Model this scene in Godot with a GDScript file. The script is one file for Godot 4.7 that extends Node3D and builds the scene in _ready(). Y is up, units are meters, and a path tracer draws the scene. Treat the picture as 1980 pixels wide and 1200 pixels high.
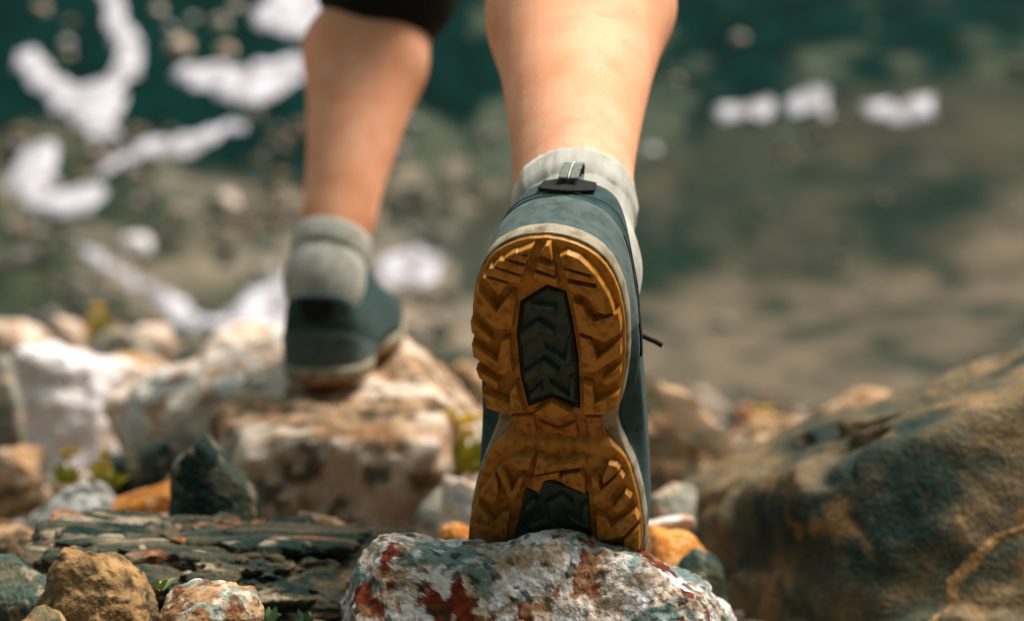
extends Node3D
# A hiker steps uphill over mountain rubble, seen from low behind the pushing shoe. Units are metres, y is up, the hiker walks towards -z.

const TERRAIN_D = [-170, -90, -40, -15, -6, -3, 0, 1, 3, 6, 12, 40, 55, 70, 90, 120, 200, 320]
const TERRAIN_H = [80, 30, 3, -2.0, -0.6, -0.33, -0.25, -0.24, -0.26, -0.5, -0.9, -2.5, -0.47, 5.7, 16.3, 34, 85, 150]  # negative distances: unseen slope behind the camera, added to cut low sky light
# tread blocks of the sole: outlines in millimetres, [across, forward from the heel]
const HEEL_LUGS = [
	[[-14.4, 6.2], [-6.2, 2.4], [-8.3, 7.1], [-13.3, 7.0]],
	[[-18.4, 7.6], [-15.5, 6.2], [-8.8, 8.9], [-10.3, 12.4], [-21.6, 9.9]],
	[[-24.6, 11.3], [-21.8, 11.4], [-10.8, 14.9], [-12.5, 19.3], [-27.7, 15.0]],
	[[-30.3, 16.2], [-27.7, 16.3], [-13.0, 20.8], [-14.3, 25.2], [-25.5, 22.4], [-32.2, 20.3]],
	[[-34.0, 21.9], [-21.1, 25.3], [-26.0, 32.4], [-31.3, 25.2]],
	[[-37.9, 29.0], [-27.6, 42.9], [-19.1, 30.8], [-17.2, 32.9], [-18.1, 41.7], [-19.7, 52.6], [-28.0, 53.1], [-31.7, 50.5], [-40.6, 39.2]],
	[[-42.3, 49.2], [-40.9, 50.1], [-31.2, 59.1], [-32.5, 62.4], [-42.0, 56.2]],
	[[-42.4, 63.3], [-28.7, 73.9], [-25.5, 60.7], [-21.2, 58.5], [-21.3, 71.1], [-20.2, 79.9], [-26.4, 81.6], [-41.9, 71.1]],
	[[-40.7, 78.9], [-28.4, 87.3], [-29.4, 90.7], [-39.1, 84.7]],
	[[-38.1, 94.0], [-22.8, 100.9], [-21.9, 92.2], [-18.7, 87.0], [-17.4, 96.9], [-15.1, 105.1], [-23.3, 106.4], [-30.7, 105.5], [-35.9, 103.5]],
	[[0.8, 1.5], [2.7, 1.4], [3.9, 10.1], [-2.1, 6.2]],
	[[-3.7, 11.6], [5.1, 15.0], [5.3, 18.9], [-5.0, 15.5]],
	[[-5.9, 17.7], [5.8, 21.1], [6.5, 25.1], [-7.4, 21.8]],
	[[8.2, 7.5], [12.0, 5.8], [17.8, 8.1], [22.8, 12.6], [27.0, 17.5], [30.6, 23.4], [33.9, 30.0], [36.1, 36.9], [37.2, 42.6], [35.7, 39.6], [31.3, 40.8], [25.8, 38.0], [23.6, 32.4], [22.0, 30.5], [13.0, 27.4], [11.7, 23.1], [26.9, 25.3], [27.9, 23.6], [27.1, 22.6], [11.1, 19.8], [10.1, 15.4], [24.2, 19.0], [24.7, 18.1], [23.9, 17.1], [10.6, 13.6], [8.8, 10.0]],
	[[14.4, 34.3], [19.5, 36.2], [22.1, 42.9], [25.9, 45.5], [33.8, 42.5], [38.9, 39.1], [39.9, 46.3], [39.9, 51.3], [31.9, 57.2], [25.8, 55.6], [23.8, 54.2], [17.1, 52.4]],
	[[17.6, 54.9], [23.5, 57.1], [26.9, 68.7], [39.8, 57.3], [40.0, 65.3], [31.1, 72.3], [25.4, 76.6], [19.4, 76.6], [18.4, 68.3]],
	[[29.7, 81.2], [39.6, 73.0], [39.6, 77.2], [33.1, 83.9], [30.2, 84.1]],
	[[19.2, 83.8], [24.1, 85.5], [25.0, 96.3], [38.6, 89.7], [37.1, 98.4], [30.1, 103.2], [19.1, 104.0]],
	[[-8.9, 105.3], [1.0, 97.6], [12.4, 103.5], [3.9, 108.4]],
]
const FORE_LUGS = [
	[[-24.3, 137.8], [-10.5, 133.7], [-13.1, 142.5], [-19.8, 143.0]],
	[[-32.2, 144.3], [-27.9, 144.9], [-23.8, 158.0], [-19.2, 148.9], [-16.6, 148.2], [-19.7, 157.7], [-23.0, 164.5], [-25.7, 163.7], [-30.3, 150.1]],
	[[-33.6, 147.4], [-32.0, 150.2], [-32.0, 160.2], [-34.5, 168.5], [-42.9, 163.2], [-41.0, 159.5], [-36.8, 152.6]],
	[[-45.6, 170.0], [-44.5, 168.4], [-35.6, 181.9], [-29.1, 173.2], [-25.9, 173.0], [-28.6, 192.1], [-51.6, 196.2], [-49.4, 179.5]],
	[[-8.1, 133.5], [2.5, 138.5], [18.1, 133.4], [19.4, 138.2], [9.0, 140.7], [4.3, 141.7], [-10.7, 146.2]],
	[[-11.7, 148.1], [3.4, 143.1], [4.2, 146.8], [-4.9, 149.5], [-8.0, 158.5], [-13.8, 153.8]],
	[[6.6, 144.7], [15.6, 142.4], [18.7, 148.2], [18.6, 155.9], [8.8, 152.0], [4.1, 148.8]],
	[[32.4, 135.5], [36.6, 136.6], [38.4, 139.1], [29.3, 149.2], [28.6, 145.1]],
	[[22.5, 145.1], [26.2, 146.9], [27.6, 153.9], [38.8, 141.3], [40.8, 144.3], [32.6, 157.3], [26.6, 162.3], [23.2, 162.1]],
	[[34.3, 165.2], [41.6, 153.9], [44.7, 157.3], [40.0, 165.7], [36.2, 168.0]],
	[[24.6, 171.0], [29.8, 172.5], [33.1, 178.3], [46.9, 167.1], [49.0, 171.9], [40.7, 183.3], [32.1, 186.6], [25.3, 187.2]],
	[[40.6, 185.8], [49.1, 178.4], [49.3, 192.2], [40.5, 195.5]],
]
const ARCH_PADS = [
	[[-24.1, 114.5], [-11.5, 113.0], [-10.0, 128.1], [-21.9, 130.1]],
	[[-8.5, 117.1], [2.5, 121.2], [12.7, 115.6], [13.1, 127.7], [2.6, 123.9], [-6.6, 126.8]],
	[[18.4, 112.2], [27.4, 111.5], [26.4, 116.7], [26.7, 128.1], [19.4, 127.0]],
]
const HEEL_INSERT = [
	[[-0.1, 29.2], [8.8, 31.8], [11.5, 46.5], [14.4, 70.6], [14.3, 99.5], [0.2, 94.5], [-11.1, 100.0], [-14.6, 82.9], [-15.6, 57.3], [-13.2, 39.0]],
]
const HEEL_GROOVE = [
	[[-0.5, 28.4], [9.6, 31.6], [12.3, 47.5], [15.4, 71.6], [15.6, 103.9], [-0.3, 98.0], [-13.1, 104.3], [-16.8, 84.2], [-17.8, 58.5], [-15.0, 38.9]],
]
const INSERT_RIDGES = [
	[[-8.0, 37.5], [4.5, 38.5], [3.9, 42.0], [-7.2, 41.1]],
	[[-15.4, 55.2], [-4.8, 47.3], [3.2, 52.5], [3.1, 56.6], [-4.1, 54.5], [-15.1, 63.3]],
	[[-1.7, 64.0], [9.2, 70.5], [10.9, 58.6], [12.5, 56.7], [13.1, 71.8], [9.8, 74.0], [-0.9, 67.0]],
	[[-14.3, 80.8], [-2.8, 71.5], [4.7, 77.4], [4.2, 81.6], [-3.1, 79.0], [-13.6, 87.0]],
	[[0.4, 86.0], [11.0, 93.7], [11.9, 82.1], [13.7, 81.0], [13.6, 96.6], [2.0, 92.2]],
	[[-11.4, 94.2], [-5.0, 87.4], [-4.9, 92.1], [-10.3, 97.8]],
]
const FORE_INSERT = [
	[[-6.4, 151.8], [9.1, 155.9], [19.3, 159.5], [20.8, 196.9], [-26.0, 201.2], [-16.7, 159.7], [-9.6, 162.2]],
]
const FORE_RIDGES = [
	[[-4.1, 165.8], [4.6, 159.0], [10.4, 163.4], [10.1, 168.5], [4.5, 165.0], [-3.3, 170.8]],
	[[-15.2, 182.4], [-4.4, 175.4], [-3.1, 179.3], [-13.4, 185.9]],
	[[8.1, 172.6], [15.6, 177.6], [17.3, 165.1], [19.0, 164.4], [19.8, 180.7], [8.9, 177.1]],
	[[-16.7, 170.2], [-11.7, 163.0], [-9.8, 165.1], [-14.9, 174.6]],
]
# sole outline: forward from the heel, inner edge, outer edge (mm)
const SOLE = [[0, 0, 0], [1, -9, 8], [3, -16, 15], [6, -22, 21.5], [10, -28, 27], [15, -32.5, 31.5], [22, -36.5, 35.5], [30, -39.3, 38.3], [40, -41.5, 40.4], [50, -42.6, 41.5], [65, -42.7, 41.7], [78, -40.8, 40.8], [90, -38, 39], [100, -35.4, 37], [107, -32, 34.5], [114, -30.5, 33.5], [122, -31.5, 35], [130, -34.5, 38.6], [142, -39.4, 43.5], [160, -45.3, 47.6], [178, -49.7, 50], [190, -51.2, 50.4], [205, -51.5, 50], [225, -49.5, 47.5], [240, -46.5, 43], [255, -41.5, 36.5], [268, -35, 29], [279, -28, 22], [288, -20, 14], [294, -12.5, 7], [298, -3, -2]]
const SNOWFIELDS = [
	["long forked snowfield running down a dark gully high on the mountainside", [[-22.67, -93.20], [-21.82, -93.20], [-19.52, -86.67], [-18.29, -83.92], [-17.62, -81.25], [-17.47, -78.98], [-17.83, -77.71], [-17.43, -75.24], [-17.06, -73.43], [-18.02, -73.14], [-18.91, -74.03], [-20.49, -76.16], [-22.09, -78.34], [-23.40, -80.27], [-23.73, -81.91], [-22.94, -82.57], [-21.49, -79.94], [-19.99, -78.34], [-19.08, -78.98], [-18.87, -80.92], [-19.59, -83.58], [-20.65, -86.67]]],
	["flat white snowfield above the bare brown shin of the leading leg", [[-16.15, -79.94], [-15.24, -80.92], [-12.48, -80.59], [-11.19, -81.91], [-9.91, -81.58], [-9.60, -78.98], [-10.35, -77.40], [-12.08, -76.47], [-14.04, -78.34]]],
	["broad bright snowfield high beside the dark shorts", [[-13.58, -87.73], [-12.76, -89.52], [-13.00, -93.20], [-8.20, -93.20], [-7.95, -87.37], [-8.99, -84.60], [-11.00, -84.26], [-12.68, -85.28]]],
	["thin pale blue snow tongue slanting over grey scree", [[-17.49, -68.83], [-16.50, -71.38], [-15.35, -73.14], [-13.68, -73.73], [-11.80, -74.63], [-11.75, -74.03], [-13.24, -72.55], [-15.14, -71.09], [-16.51, -69.11]]],
	["blunt snow patch at the low end of the blue snow tongue", [[-20.72, -69.11], [-20.49, -71.67], [-19.75, -72.55], [-18.85, -70.81], [-18.25, -67.72], [-16.22, -67.45], [-16.17, -65.56], [-17.50, -65.30], [-19.35, -66.90]]],
	["straight white snow chute slanting down the grassy slope", [[-16.09, -61.94], [-15.52, -61.69], [-13.79, -59.48], [-12.17, -57.81], [-10.42, -55.97], [-9.21, -54.84], [-8.82, -52.44], [-9.70, -52.87], [-11.62, -55.97], [-13.66, -58.52], [-15.06, -60.21]]],
	["white snow patch beside the leading shoe, below a dark hollow", [[-4.92, -59.72], [-4.27, -60.95], [-3.20, -61.69], [-2.40, -60.45], [-2.51, -58.76], [-3.72, -58.05], [-4.62, -58.29]]],
	["flat snowy hollow behind the heel of the leading shoe", [[-9.53, -55.74], [-9.10, -57.35], [-8.07, -58.76], [-7.65, -59.72], [-6.91, -58.05], [-6.57, -53.74], [-8.21, -52.65]]],
	["long dirty snow strip at the foot of the dark cliff", [[8.81, -75.24], [9.64, -75.54], [10.25, -74.94], [11.62, -74.94], [11.61, -73.73], [10.45, -73.14], [9.00, -74.03]]],
	["brightest snow bank at the foot of the dark cliff", [[11.84, -74.33], [12.69, -75.24], [13.72, -75.24], [13.96, -74.03], [13.50, -72.55], [11.96, -72.84]]],
	["detached snow bank further along the foot of the cliff", [[15.14, -73.43], [15.92, -73.73], [16.61, -72.84], [17.42, -73.43], [18.21, -72.84], [17.88, -71.67], [16.72, -71.38], [15.16, -72.26]]],
]
const FAR_BOULDERS = [
	[-24.22, -87.73, 0.383, "pale boulder on the dark slope beside the forked snowfield"],
	[-22.31, -85.97, 0.271, "pale boulder on the dark slope beside the forked snowfield"],
	[-21.87, -83.58, 0.284, "pale boulder on the dark slope beside the forked snowfield"],
	[-14.74, -85.97, 0.501, "pale boulder on the dark slope beside the broad bright snowfield"],
	[-13.84, -82.57, 0.441, "pale boulder on the dark slope beside the flat white snowfield"],
	[-16.22, -83.24, 0.607, "pale boulder on the dark slope beside the flat white snowfield"],
	[-16.38, -87.37, 0.212, "pale boulder on the dark slope beside the flat white snowfield"],
	[-18.38, -88.44, 0.301, "pale boulder on the dark slope beside the forked snowfield"],
	[-16.24, -82.90, 0.604, "pale boulder on the dark slope beside the flat white snowfield"],
	[-11.44, -75.54, 0.367, "pale boulder on the dark slope beside the flat white snowfield"],
	[-13.58, -61.44, 0.569, "pale boulder on the open slope above the straight snow chute"],
	[-11.07, -66.10, 0.419, "pale boulder on the open slope beside the pale blue snow tongue"],
	[-17.03, -72.26, 0.211, "pale boulder on the dark slope beside the pale blue snow tongue"],
	[6.73, -53.74, 0.342, "pale boulder on the gravel slope beyond the low dark rock"],
	[5.93, -71.67, 0.279, "pale boulder on the open slope near the long dirty snow strip"],
	[11.03, -82.57, 0.361, "pale boulder on the dark slope near the long dirty snow strip"],
	[4.76, -41.91, 0.227, "pale boulder on the gravel slope beyond the low dark rock"],
	[5.32, -42.25, 0.145, "pale boulder on the gravel slope beyond the low dark rock"],
	[-17.22, -85.97, 0.250, "pale boulder on the dark slope beside the forked snowfield"],
	[-14.41, -88.80, 0.345, "pale boulder on the dark slope beside the broad bright snowfield"],
	[-21.48, -82.24, 0.280, "pale boulder on the dark slope beside the forked snowfield"],
	[22.19, -75.24, 0.403, "pale boulder on the dark slope near the detached snow bank"],
	[-8.56, -59.72, 0.233, "pale boulder on the open slope near the snowy hollow"],
	[-9.97, -88.80, 0.302, "pale boulder on the dark slope beside the broad bright snowfield"],
	[7.65, -78.66, 0.229, "pale boulder on the dark slope near the long dirty snow strip"],
	[17.48, -82.24, 0.200, "pale boulder on the dark slope near the detached snow bank"],
]
const STONES = [
	["rock", "brown rounded rock with dark cracks, leaning against the dark slanted slab", "rock", Vector3(-0.2422, -0.1962, -0.0054), Vector3(0.0371, 0.0555, 0.0408), Vector3(0, 20, -12), 11, "brown", 64, 9],
	["rock", "dark slanted slab wedged behind the brown rounded rock", "rock", Vector3(-0.2933, -0.2004, -0.0512), Vector3(0.0281, 0.0568, 0.0225), Vector3(10, -10, 24), 12, "slate", 48, 12],
	["stone", "speckled cream and rust stone beside the brown rounded rock", "stone", Vector3(-0.1736, -0.1973, 0.0312), Vector3(0.0275, 0.0489, 0.0275), Vector3(0, 30, -6), 13, "speckle", 56, 8],
	["stone", "small brown stone in front of the brown rounded rock", "stone", Vector3(-0.2406, -0.1889, 0.1300), Vector3(0.0200, 0.0436, 0.0200), Vector3(0, 0, -8), 14, "brown", 32, 9],
	["stone", "small round tan stone on the end of the layered slab", "stone", Vector3(-0.1350, -0.1800, -0.2510), Vector3(0.0219, 0.0334, 0.0219), Vector3(0, 10, 0), 15, "tan", 32, 7],
	["stone", "orange flat stone leaning on the dark upright stone", "stone", Vector3(-0.2874, -0.1532, -0.3746), Vector3(0.0243, 0.0124, 0.0291), Vector3(0, -10, 16), 17, "orange", 32, 12],
	["boulder", "round white lichen spotted boulder beside the orange flat stone", "boulder", Vector3(-0.3680, -0.1912, -0.4691), Vector3(0.0383, 0.0502, 0.0383), Vector3(0, 40, -4), 18, "whitespot", 40, 7],
	["boulder", "white boulder with brown stains behind the leading shoe", "boulder", Vector3(-0.3177, -0.1449, -0.9104), Vector3(0.0930, 0.1049, 0.1209), Vector3(0, 25, 28), 20, "cream", 56, 10],
	["boulder", "large smooth white boulder beyond the lichen spotted boulder", "boulder", Vector3(-0.5763, -0.1836, -1.4111), Vector3(0.1110, 0.1202, 0.1221), Vector3(0, -12, -14), 21, "white", 48, 10],
	["rock", "low dark rock with a pale top behind the pushing shoe", "rock", Vector3(0.1849, -0.2161, -0.9956), Vector3(0.0913, 0.1179, 0.0913), Vector3(22, 12, -10), 22, "darktop", 48, 11],
	["stone", "grey stone between the pushing shoe and the big veined boulder", "stone", Vector3(0.1402, -0.2032, -0.5172), Vector3(0.0344, 0.0538, 0.0344), Vector3(0, 0, -14), 23, "grey", 36, 8],
	["stone", "pale stick shaped stone lying on the orange stone", "stone", Vector3(0.1197, -0.1626, -0.3040), Vector3(0.0230, 0.0066, 0.0081), Vector3(0, 8, 13), 24, "cream", 24, 9],
	["stone", "bright orange stone beside the lichen rock", "stone", Vector3(0.1177, -0.2070, -0.2730), Vector3(0.0289, 0.0422, 0.0260), Vector3(0, 20, -18), 25, "orange", 32, 10],
	["stone", "dark stone wedged under the big veined boulder", "stone", Vector3(0.1350, -0.2248, -0.2079), Vector3(0.0198, 0.0628, 0.0158), Vector3(0, 0, 10), 26, "slate", 32, 10],  # same slate colours as the other dark stones
	["stone", "pale stone beside the yellow moss", "stone", Vector3(-0.0431, -0.1820, -0.4585), Vector3(0.0170, 0.0463, 0.0170), Vector3(0, 0, 0), 27, "cream", 32, 7],
	["stone", "grey stone with a dark hollow below the brown rock", "stone", Vector3(-0.0695, -0.2017, -0.5297), Vector3(0.0194, 0.0489, 0.0194), Vector3(0, 0, 0), 28, "grey", 32, 8],
	["stone", "flat orange stone chip behind the lichen rock", "stone", Vector3(-0.0424, -0.1701, -0.2579), Vector3(0.0131, 0.0171, 0.0157), Vector3(0, 0, 4), 29, "orange", 24, 9],
	["stone", "pale wedge stone among the rubble under the white boulder", "stone", Vector3(-0.3780, -0.1804, -0.7721), Vector3(0.0368, 0.0386, 0.0441), Vector3(0, 15, 20), 30, "slate", 32, 10],
	["stone", "tan block leaning on the white stained boulder", "stone", Vector3(-0.3024, -0.1906, -0.6144), Vector3(0.0288, 0.0466, 0.0288), Vector3(0, -20, -10), 31, "tan", 32, 10],
	["stone", "cream stone chip lying before the lichen spotted boulder", "stone", Vector3(-0.3451, -0.1787, -0.3088), Vector3(0.0175, 0.0207, 0.0175), Vector3(0, 15, -14), 32, "whitespot", 28, 9],
	["stone", "tan slab chip by the edge of the dark slanted slab", "stone", Vector3(-0.3667, -0.1859, -0.2927), Vector3(0.0211, 0.0246, 0.0253), Vector3(0, -10, 4), 33, "tan", 28, 10],
	["stone", "flat pinkish stone under the orange flat stone", "stone", Vector3(-0.2950, -0.1813, -0.3426), Vector3(0.0376, 0.0229, 0.0451), Vector3(0, 10, -2), 34, "tan", 28, 10],
	["stone", "pinkish block on the gravel bank below the snow chute", "stone", Vector3(-0.9817, -0.0750, -2.4293), Vector3(0.0587, 0.0566, 0.0587), Vector3(0, 10, 3), 35, "pink", 24, 9],
	["stone", "round pink stone on the gravel bank by the yellow tuft", "stone", Vector3(-0.9077, -0.0633, -2.5155), Vector3(0.0310, 0.0549, 0.0310), Vector3(0, 0, 0), 36, "pink", 24, 7],
	["stone", "brown slab stone at the top of the smooth white boulder", "stone", Vector3(-0.5655, -0.1303, -1.6332), Vector3(0.0663, 0.0679, 0.0663), Vector3(0, 10, 12), 37, "tan", 28, 10],
	["stone", "pale flat stone above the smooth white boulder", "stone", Vector3(-0.7743, -0.1003, -1.9365), Vector3(0.0609, 0.0341, 0.0731), Vector3(0, -8, -4), 38, "pink", 24, 10],
	["stone", "dark green stone added for the shade of the gap behind the white stained boulder", "stone", Vector3(-0.4900, -0.1173, -1.7223), Vector3(0.0446, 0.0623, 0.0446), Vector3(0, 20, 8), 39, "slate", 24, 9],  # dark stone set in to give the gap its shade by colour
	["stone", "orange capped stone behind the heel of the leading shoe", "stone", Vector3(-0.3978, -0.0618, -1.6351), Vector3(0.0702, 0.0462, 0.0702), Vector3(0, 0, -6), 40, "cream", 28, 9],
	["stone", "grey stone on the bank beneath the yellow tuft", "stone", Vector3(-0.7114, -0.0901, -2.1349), Vector3(0.0698, 0.0529, 0.0698), Vector3(0, 12, 0), 41, "grey", 24, 9],
	["stone", "small pale stone on the far edge of the gravel bank", "stone", Vector3(-0.7825, -0.0750, -2.7250), Vector3(0.0499, 0.0472, 0.0499), Vector3(0, 12, 0), 42, "pink", 20, 9],
	["stone", "rough grey stone leaning on the smooth white boulder", "stone", Vector3(-0.6237, -0.1352, -1.1126), Vector3(0.0252, 0.0785, 0.0252), Vector3(0, 0, 0), 43, "grey", 28, 9],
	["stone", "tan stone with a chipped corner beneath the rough grey stone", "stone", Vector3(-0.5529, -0.1917, -0.9142), Vector3(0.0285, 0.0435, 0.0285), Vector3(0, 0, 0), 44, "tan", 28, 9],
	["stone", "mottled tan stone lying in the gap before the big veined boulder", "stone", Vector3(0.3978, -0.2044, -1.6234), Vector3(0.0468, 0.0484, 0.0468), Vector3(0, 0, -8), 45, "tan", 24, 9],
	["stone", "tan stone behind the crest of the big veined boulder", "stone", Vector3(0.4554, -0.1554, -1.2264), Vector3(0.0528, 0.0597, 0.0528), Vector3(0, 0, 18), 46, "tan", 28, 9],
	["stone", "small tan stone poking up beside the low dark rock", "stone", Vector3(0.3118, -0.1904, -1.1142), Vector3(0.0283, 0.0423, 0.0283), Vector3(0, 0, 0), 47, "tan", 24, 9],
	["stone", "pale brown stone behind the ankle of the pushing shoe", "stone", Vector3(-0.0760, -0.1342, -1.6166), Vector3(0.0331, 0.0640, 0.0331), Vector3(0, 0, 0), 48, "tan", 24, 9],
]

var fbm := FastNoiseLite.new()
var ridged := FastNoiseLite.new()
var cells := FastNoiseLite.new()
var names := {}
var M := {}

func _ready() -> void:
	# ---------- camera ----------
	var cam := Camera3D.new()
	cam.name = "camera"
	cam.position = Vector3(0, 0, 1.0)
	cam.fov = rad_to_deg(2.0 * atan(0.18))
	cam.near = 0.05
	cam.far = 900.0
	var lens := CameraAttributesPhysical.new()
	lens.frustum_focal_length = 66.0
	lens.exposure_aperture = 5.2
	lens.frustum_focus_distance = 0.94
	cam.attributes = lens
	add_child(cam)
	cam.fov = rad_to_deg(2.0 * atan(0.18))
	# ---------- sky, sun, exposure ----------
	var env := Environment.new()
	env.background_mode = Environment.BG_SKY
	var sky_material := ProceduralSkyMaterial.new()
	sky_material.sky_top_color = Color(0.90, 1.0, 1.0)
	sky_material.sky_horizon_color = Color(0.45, 0.62, 0.60)
	sky_material.ground_bottom_color = Color(0.25, 0.27, 0.25)
	sky_material.ground_horizon_color = Color(0.35, 0.38, 0.36)
	sky_material.sky_energy_multiplier = 0.42
	sky_material.sky_curve = 0.35
	sky_material.sun_angle_max = 1.0
	var sky := Sky.new()
	sky.sky_material = sky_material
	env.sky = sky
	env.tonemap_mode = Environment.TONE_MAPPER_LINEAR
	env.tonemap_exposure = 4.8
	env.sdfgi_enabled = true
	env.ssao_enabled = true
	env.ssil_enabled = true
	var we := WorldEnvironment.new()
	we.name = "environment"
	we.environment = env
	add_child(we)
	var sun := DirectionalLight3D.new()
	sun.name = "sun"
	sun.light_color = Color(1.0, 0.96, 0.91)
	sun.light_energy = 0.5
	sun.light_angular_distance = 28.0
	sun.shadow_enabled = true
	add_child(sun)
	sun.look_at_from_position(Vector3(0.42, 1.0, -0.10), Vector3.ZERO, Vector3.FORWARD)
	# ---------- noises and materials ----------
	fbm.noise_type = FastNoiseLite.TYPE_SIMPLEX
	fbm.frequency = 1.0
	fbm.fractal_type = FastNoiseLite.FRACTAL_FBM
	fbm.fractal_octaves = 4
	fbm.seed = 3
	ridged.noise_type = FastNoiseLite.TYPE_SIMPLEX
	ridged.frequency = 1.0
	ridged.fractal_type = FastNoiseLite.FRACTAL_RIDGED
	ridged.fractal_octaves = 4
	ridged.seed = 8
	make_materials()
	# ---------- the place ----------
	make_ground()
	make_snow()
	make_far_boulders()
	make_main_rocks()
	make_stones()
	make_pebbles()
	make_scree()
	make_plants()
	# ---------- the hiker ----------
	make_person()

# ------------------------------------------------------------------ helpers

func numbered(called: String) -> String:
	names[called] = names.get(called, -1) + 1
	return called if names[called] == 0 else "%s_%03d" % [called, names[called]]

func tag(o: Node3D, label: String, category: String, group := "", kind := "") -> Node3D:
	if label != "":
		o.set_meta("label", label)
	if category != "":
		o.set_meta("category", category)
	if group != "":
		o.set_meta("group", group)
	if kind != "":
		o.set_meta("kind", kind)
	return o

func put(called: String, mesh: Mesh, material: Material, parent: Node3D = null, at := Vector3.ZERO) -> MeshInstance3D:
	var o := MeshInstance3D.new()
	o.mesh = mesh
	o.material_override = null
	for n in mesh.get_surface_count():
		o.set_surface_override_material(n, material)
	o.position = at
	if parent == null:
		o.name = numbered(called)
		add_child(o)
	else:
		o.name = called
		parent.add_child(o, true)
	return o

# srgb 0..255 to linear reflectance
func c(r: float, g: float, b: float, k := 1.0) -> Color:
	var l := Color(r / 255.0, g / 255.0, b / 255.0).srgb_to_linear()
	return Color(l.r * k, l.g * k, l.b * k)

# indexed triangles, counter-clockwise seen from outside; smooth normals
func smooth_mesh(v: PackedVector3Array, idx: PackedInt32Array, cols := PackedColorArray(), uv := PackedVector2Array()) -> ArrayMesh:
	var nrm := PackedVector3Array()
	nrm.resize(v.size())
	for i in range(0, idx.size(), 3):
		var a := idx[i]
		var b := idx[i + 1]
		var d := idx[i + 2]
		var n := (v[b] - v[a]).cross(v[d] - v[a])
		nrm[a] += n
		nrm[b] += n
		nrm[d] += n
		idx[i + 1] = d
		idx[i + 2] = b
	for i in nrm.size():
		nrm[i] = nrm[i].normalized() if nrm[i].length_squared() > 1e-30 else Vector3.UP
	var arr := []
	arr.resize(Mesh.ARRAY_MAX)
	arr[Mesh.ARRAY_VERTEX] = v
	arr[Mesh.ARRAY_NORMAL] = nrm
	arr[Mesh.ARRAY_INDEX] = idx
	if cols.size():
		arr[Mesh.ARRAY_COLOR] = cols
	if uv.size():
		arr[Mesh.ARRAY_TEX_UV] = uv
	var m := ArrayMesh.new()
	m.add_surface_from_arrays(Mesh.PRIMITIVE_TRIANGLES, arr)
	return m

# the same with hard edges
func flat_mesh(v: PackedVector3Array, idx: PackedInt32Array) -> ArrayMesh:
	var w := PackedVector3Array()
	var k := PackedInt32Array()
	for i in idx:
		k.append(w.size())
		w.append(v[i])
	return smooth_mesh(w, k)

# rows of points (all the same length) joined by quads
func grid_mesh(rows: Array, closed := false, cap_start := false, cap_end := false, flip := false, cols := PackedColorArray()) -> ArrayMesh:
	var v := PackedVector3Array()
	var idx := PackedInt32Array()
	var n: int = rows[0].size()
	for r in rows:
		v.append_array(r)
	for i in rows.size() - 1:
		for j in (n if closed else n - 1):
			var a := i * n + j
			var b := i * n + (j + 1) % n
			var d := a + n
			var e := b + n
			if flip:
				idx.append_array([a, d, b, b, d, e])
			else:
				idx.append_array([a, b, d, b, e, d])
	for which in [[cap_start, 0], [cap_end, rows.size() - 1]]:
		if which[0]:
			var mid := Vector3.ZERO
			for p in rows[which[1]]:
				mid += p
			var at := v.size()
			v.append(mid / n)
			if cols.size():
				cols.append(cols[which[1] * n])
			for j in n:
				var a: int = which[1] * n + j
				var b: int = which[1] * n + (j + 1) % n
				if (which[1] == 0) != flip:
					idx.append_array([at, b, a])
				else:
					idx.append_array([at, a, b])
	return smooth_mesh(v, idx, cols)

func tube(path: Array, radius: float, sides := 8, end_radius := -1.0) -> ArrayMesh:
	var rows := []
	var side := Vector3.ZERO
	for i in path.size():
		var t: Vector3 = (path[mini(i + 1, path.size() - 1)] - path[maxi(i - 1, 0)]).normalized()
		if i == 0:
			side = t.cross(Vector3.UP if absf(t.y) < 0.9 else Vector3.RIGHT).normalized()
		side = (side - t * side.dot(t)).normalized()
		var other := t.cross(side)
		var r := radius if end_radius < 0.0 else lerpf(radius, end_radius, float(i) / (path.size() - 1))
		var row := PackedVector3Array()
		for k in sides:
			var a := TAU * k / sides
			row.append(path[i] + (side * cos(a) + other * sin(a)) * r)
		rows.append(row)
	return grid_mesh(rows, true, true, true)

func noise_texture(freq: float, ramp: Array, size := 512, octaves := 5, as_normal := false, bump := 4.0, type := FastNoiseLite.TYPE_SIMPLEX, seed_ := 1) -> NoiseTexture2D:
	var n := FastNoiseLite.new()
	n.noise_type = type
	n.frequency = freq
	n.seed = seed_
	n.fractal_octaves = octaves
	var t := NoiseTexture2D.new()
	t.width = size
	t.height = size
	t.seamless = true
	t.noise = n
	if as_normal:
		t.as_normal_map = true
		t.bump_strength = bump
	else:
		var g := Gradient.new()
		var offs := PackedFloat32Array()
		var cols := PackedColorArray()
		for r in ramp:
			offs.append(r[0])
			cols.append(r[1])
		g.offsets = offs
		g.colors = cols
		t.color_ramp = g
	return t

func gray(x: float) -> Color:
	return Color(x, x, x)

func triplanar(albedo: Color, rough: float, tex: Texture2D, nrm: Texture2D, tiles: float, bump := 1.0, vertex_colors := false) -> StandardMaterial3D:
	var m := StandardMaterial3D.new()
	m.albedo_color = albedo
	m.roughness = rough
	m.albedo_texture = tex
	m.uv1_triplanar = true
	m.uv1_scale = Vector3.ONE * tiles
	if nrm:
		m.normal_enabled = true
		m.normal_texture = nrm
		m.normal_scale = bump
	m.vertex_color_use_as_albedo = vertex_colors
	m.metallic_specular = 0.35
	return m

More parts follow.
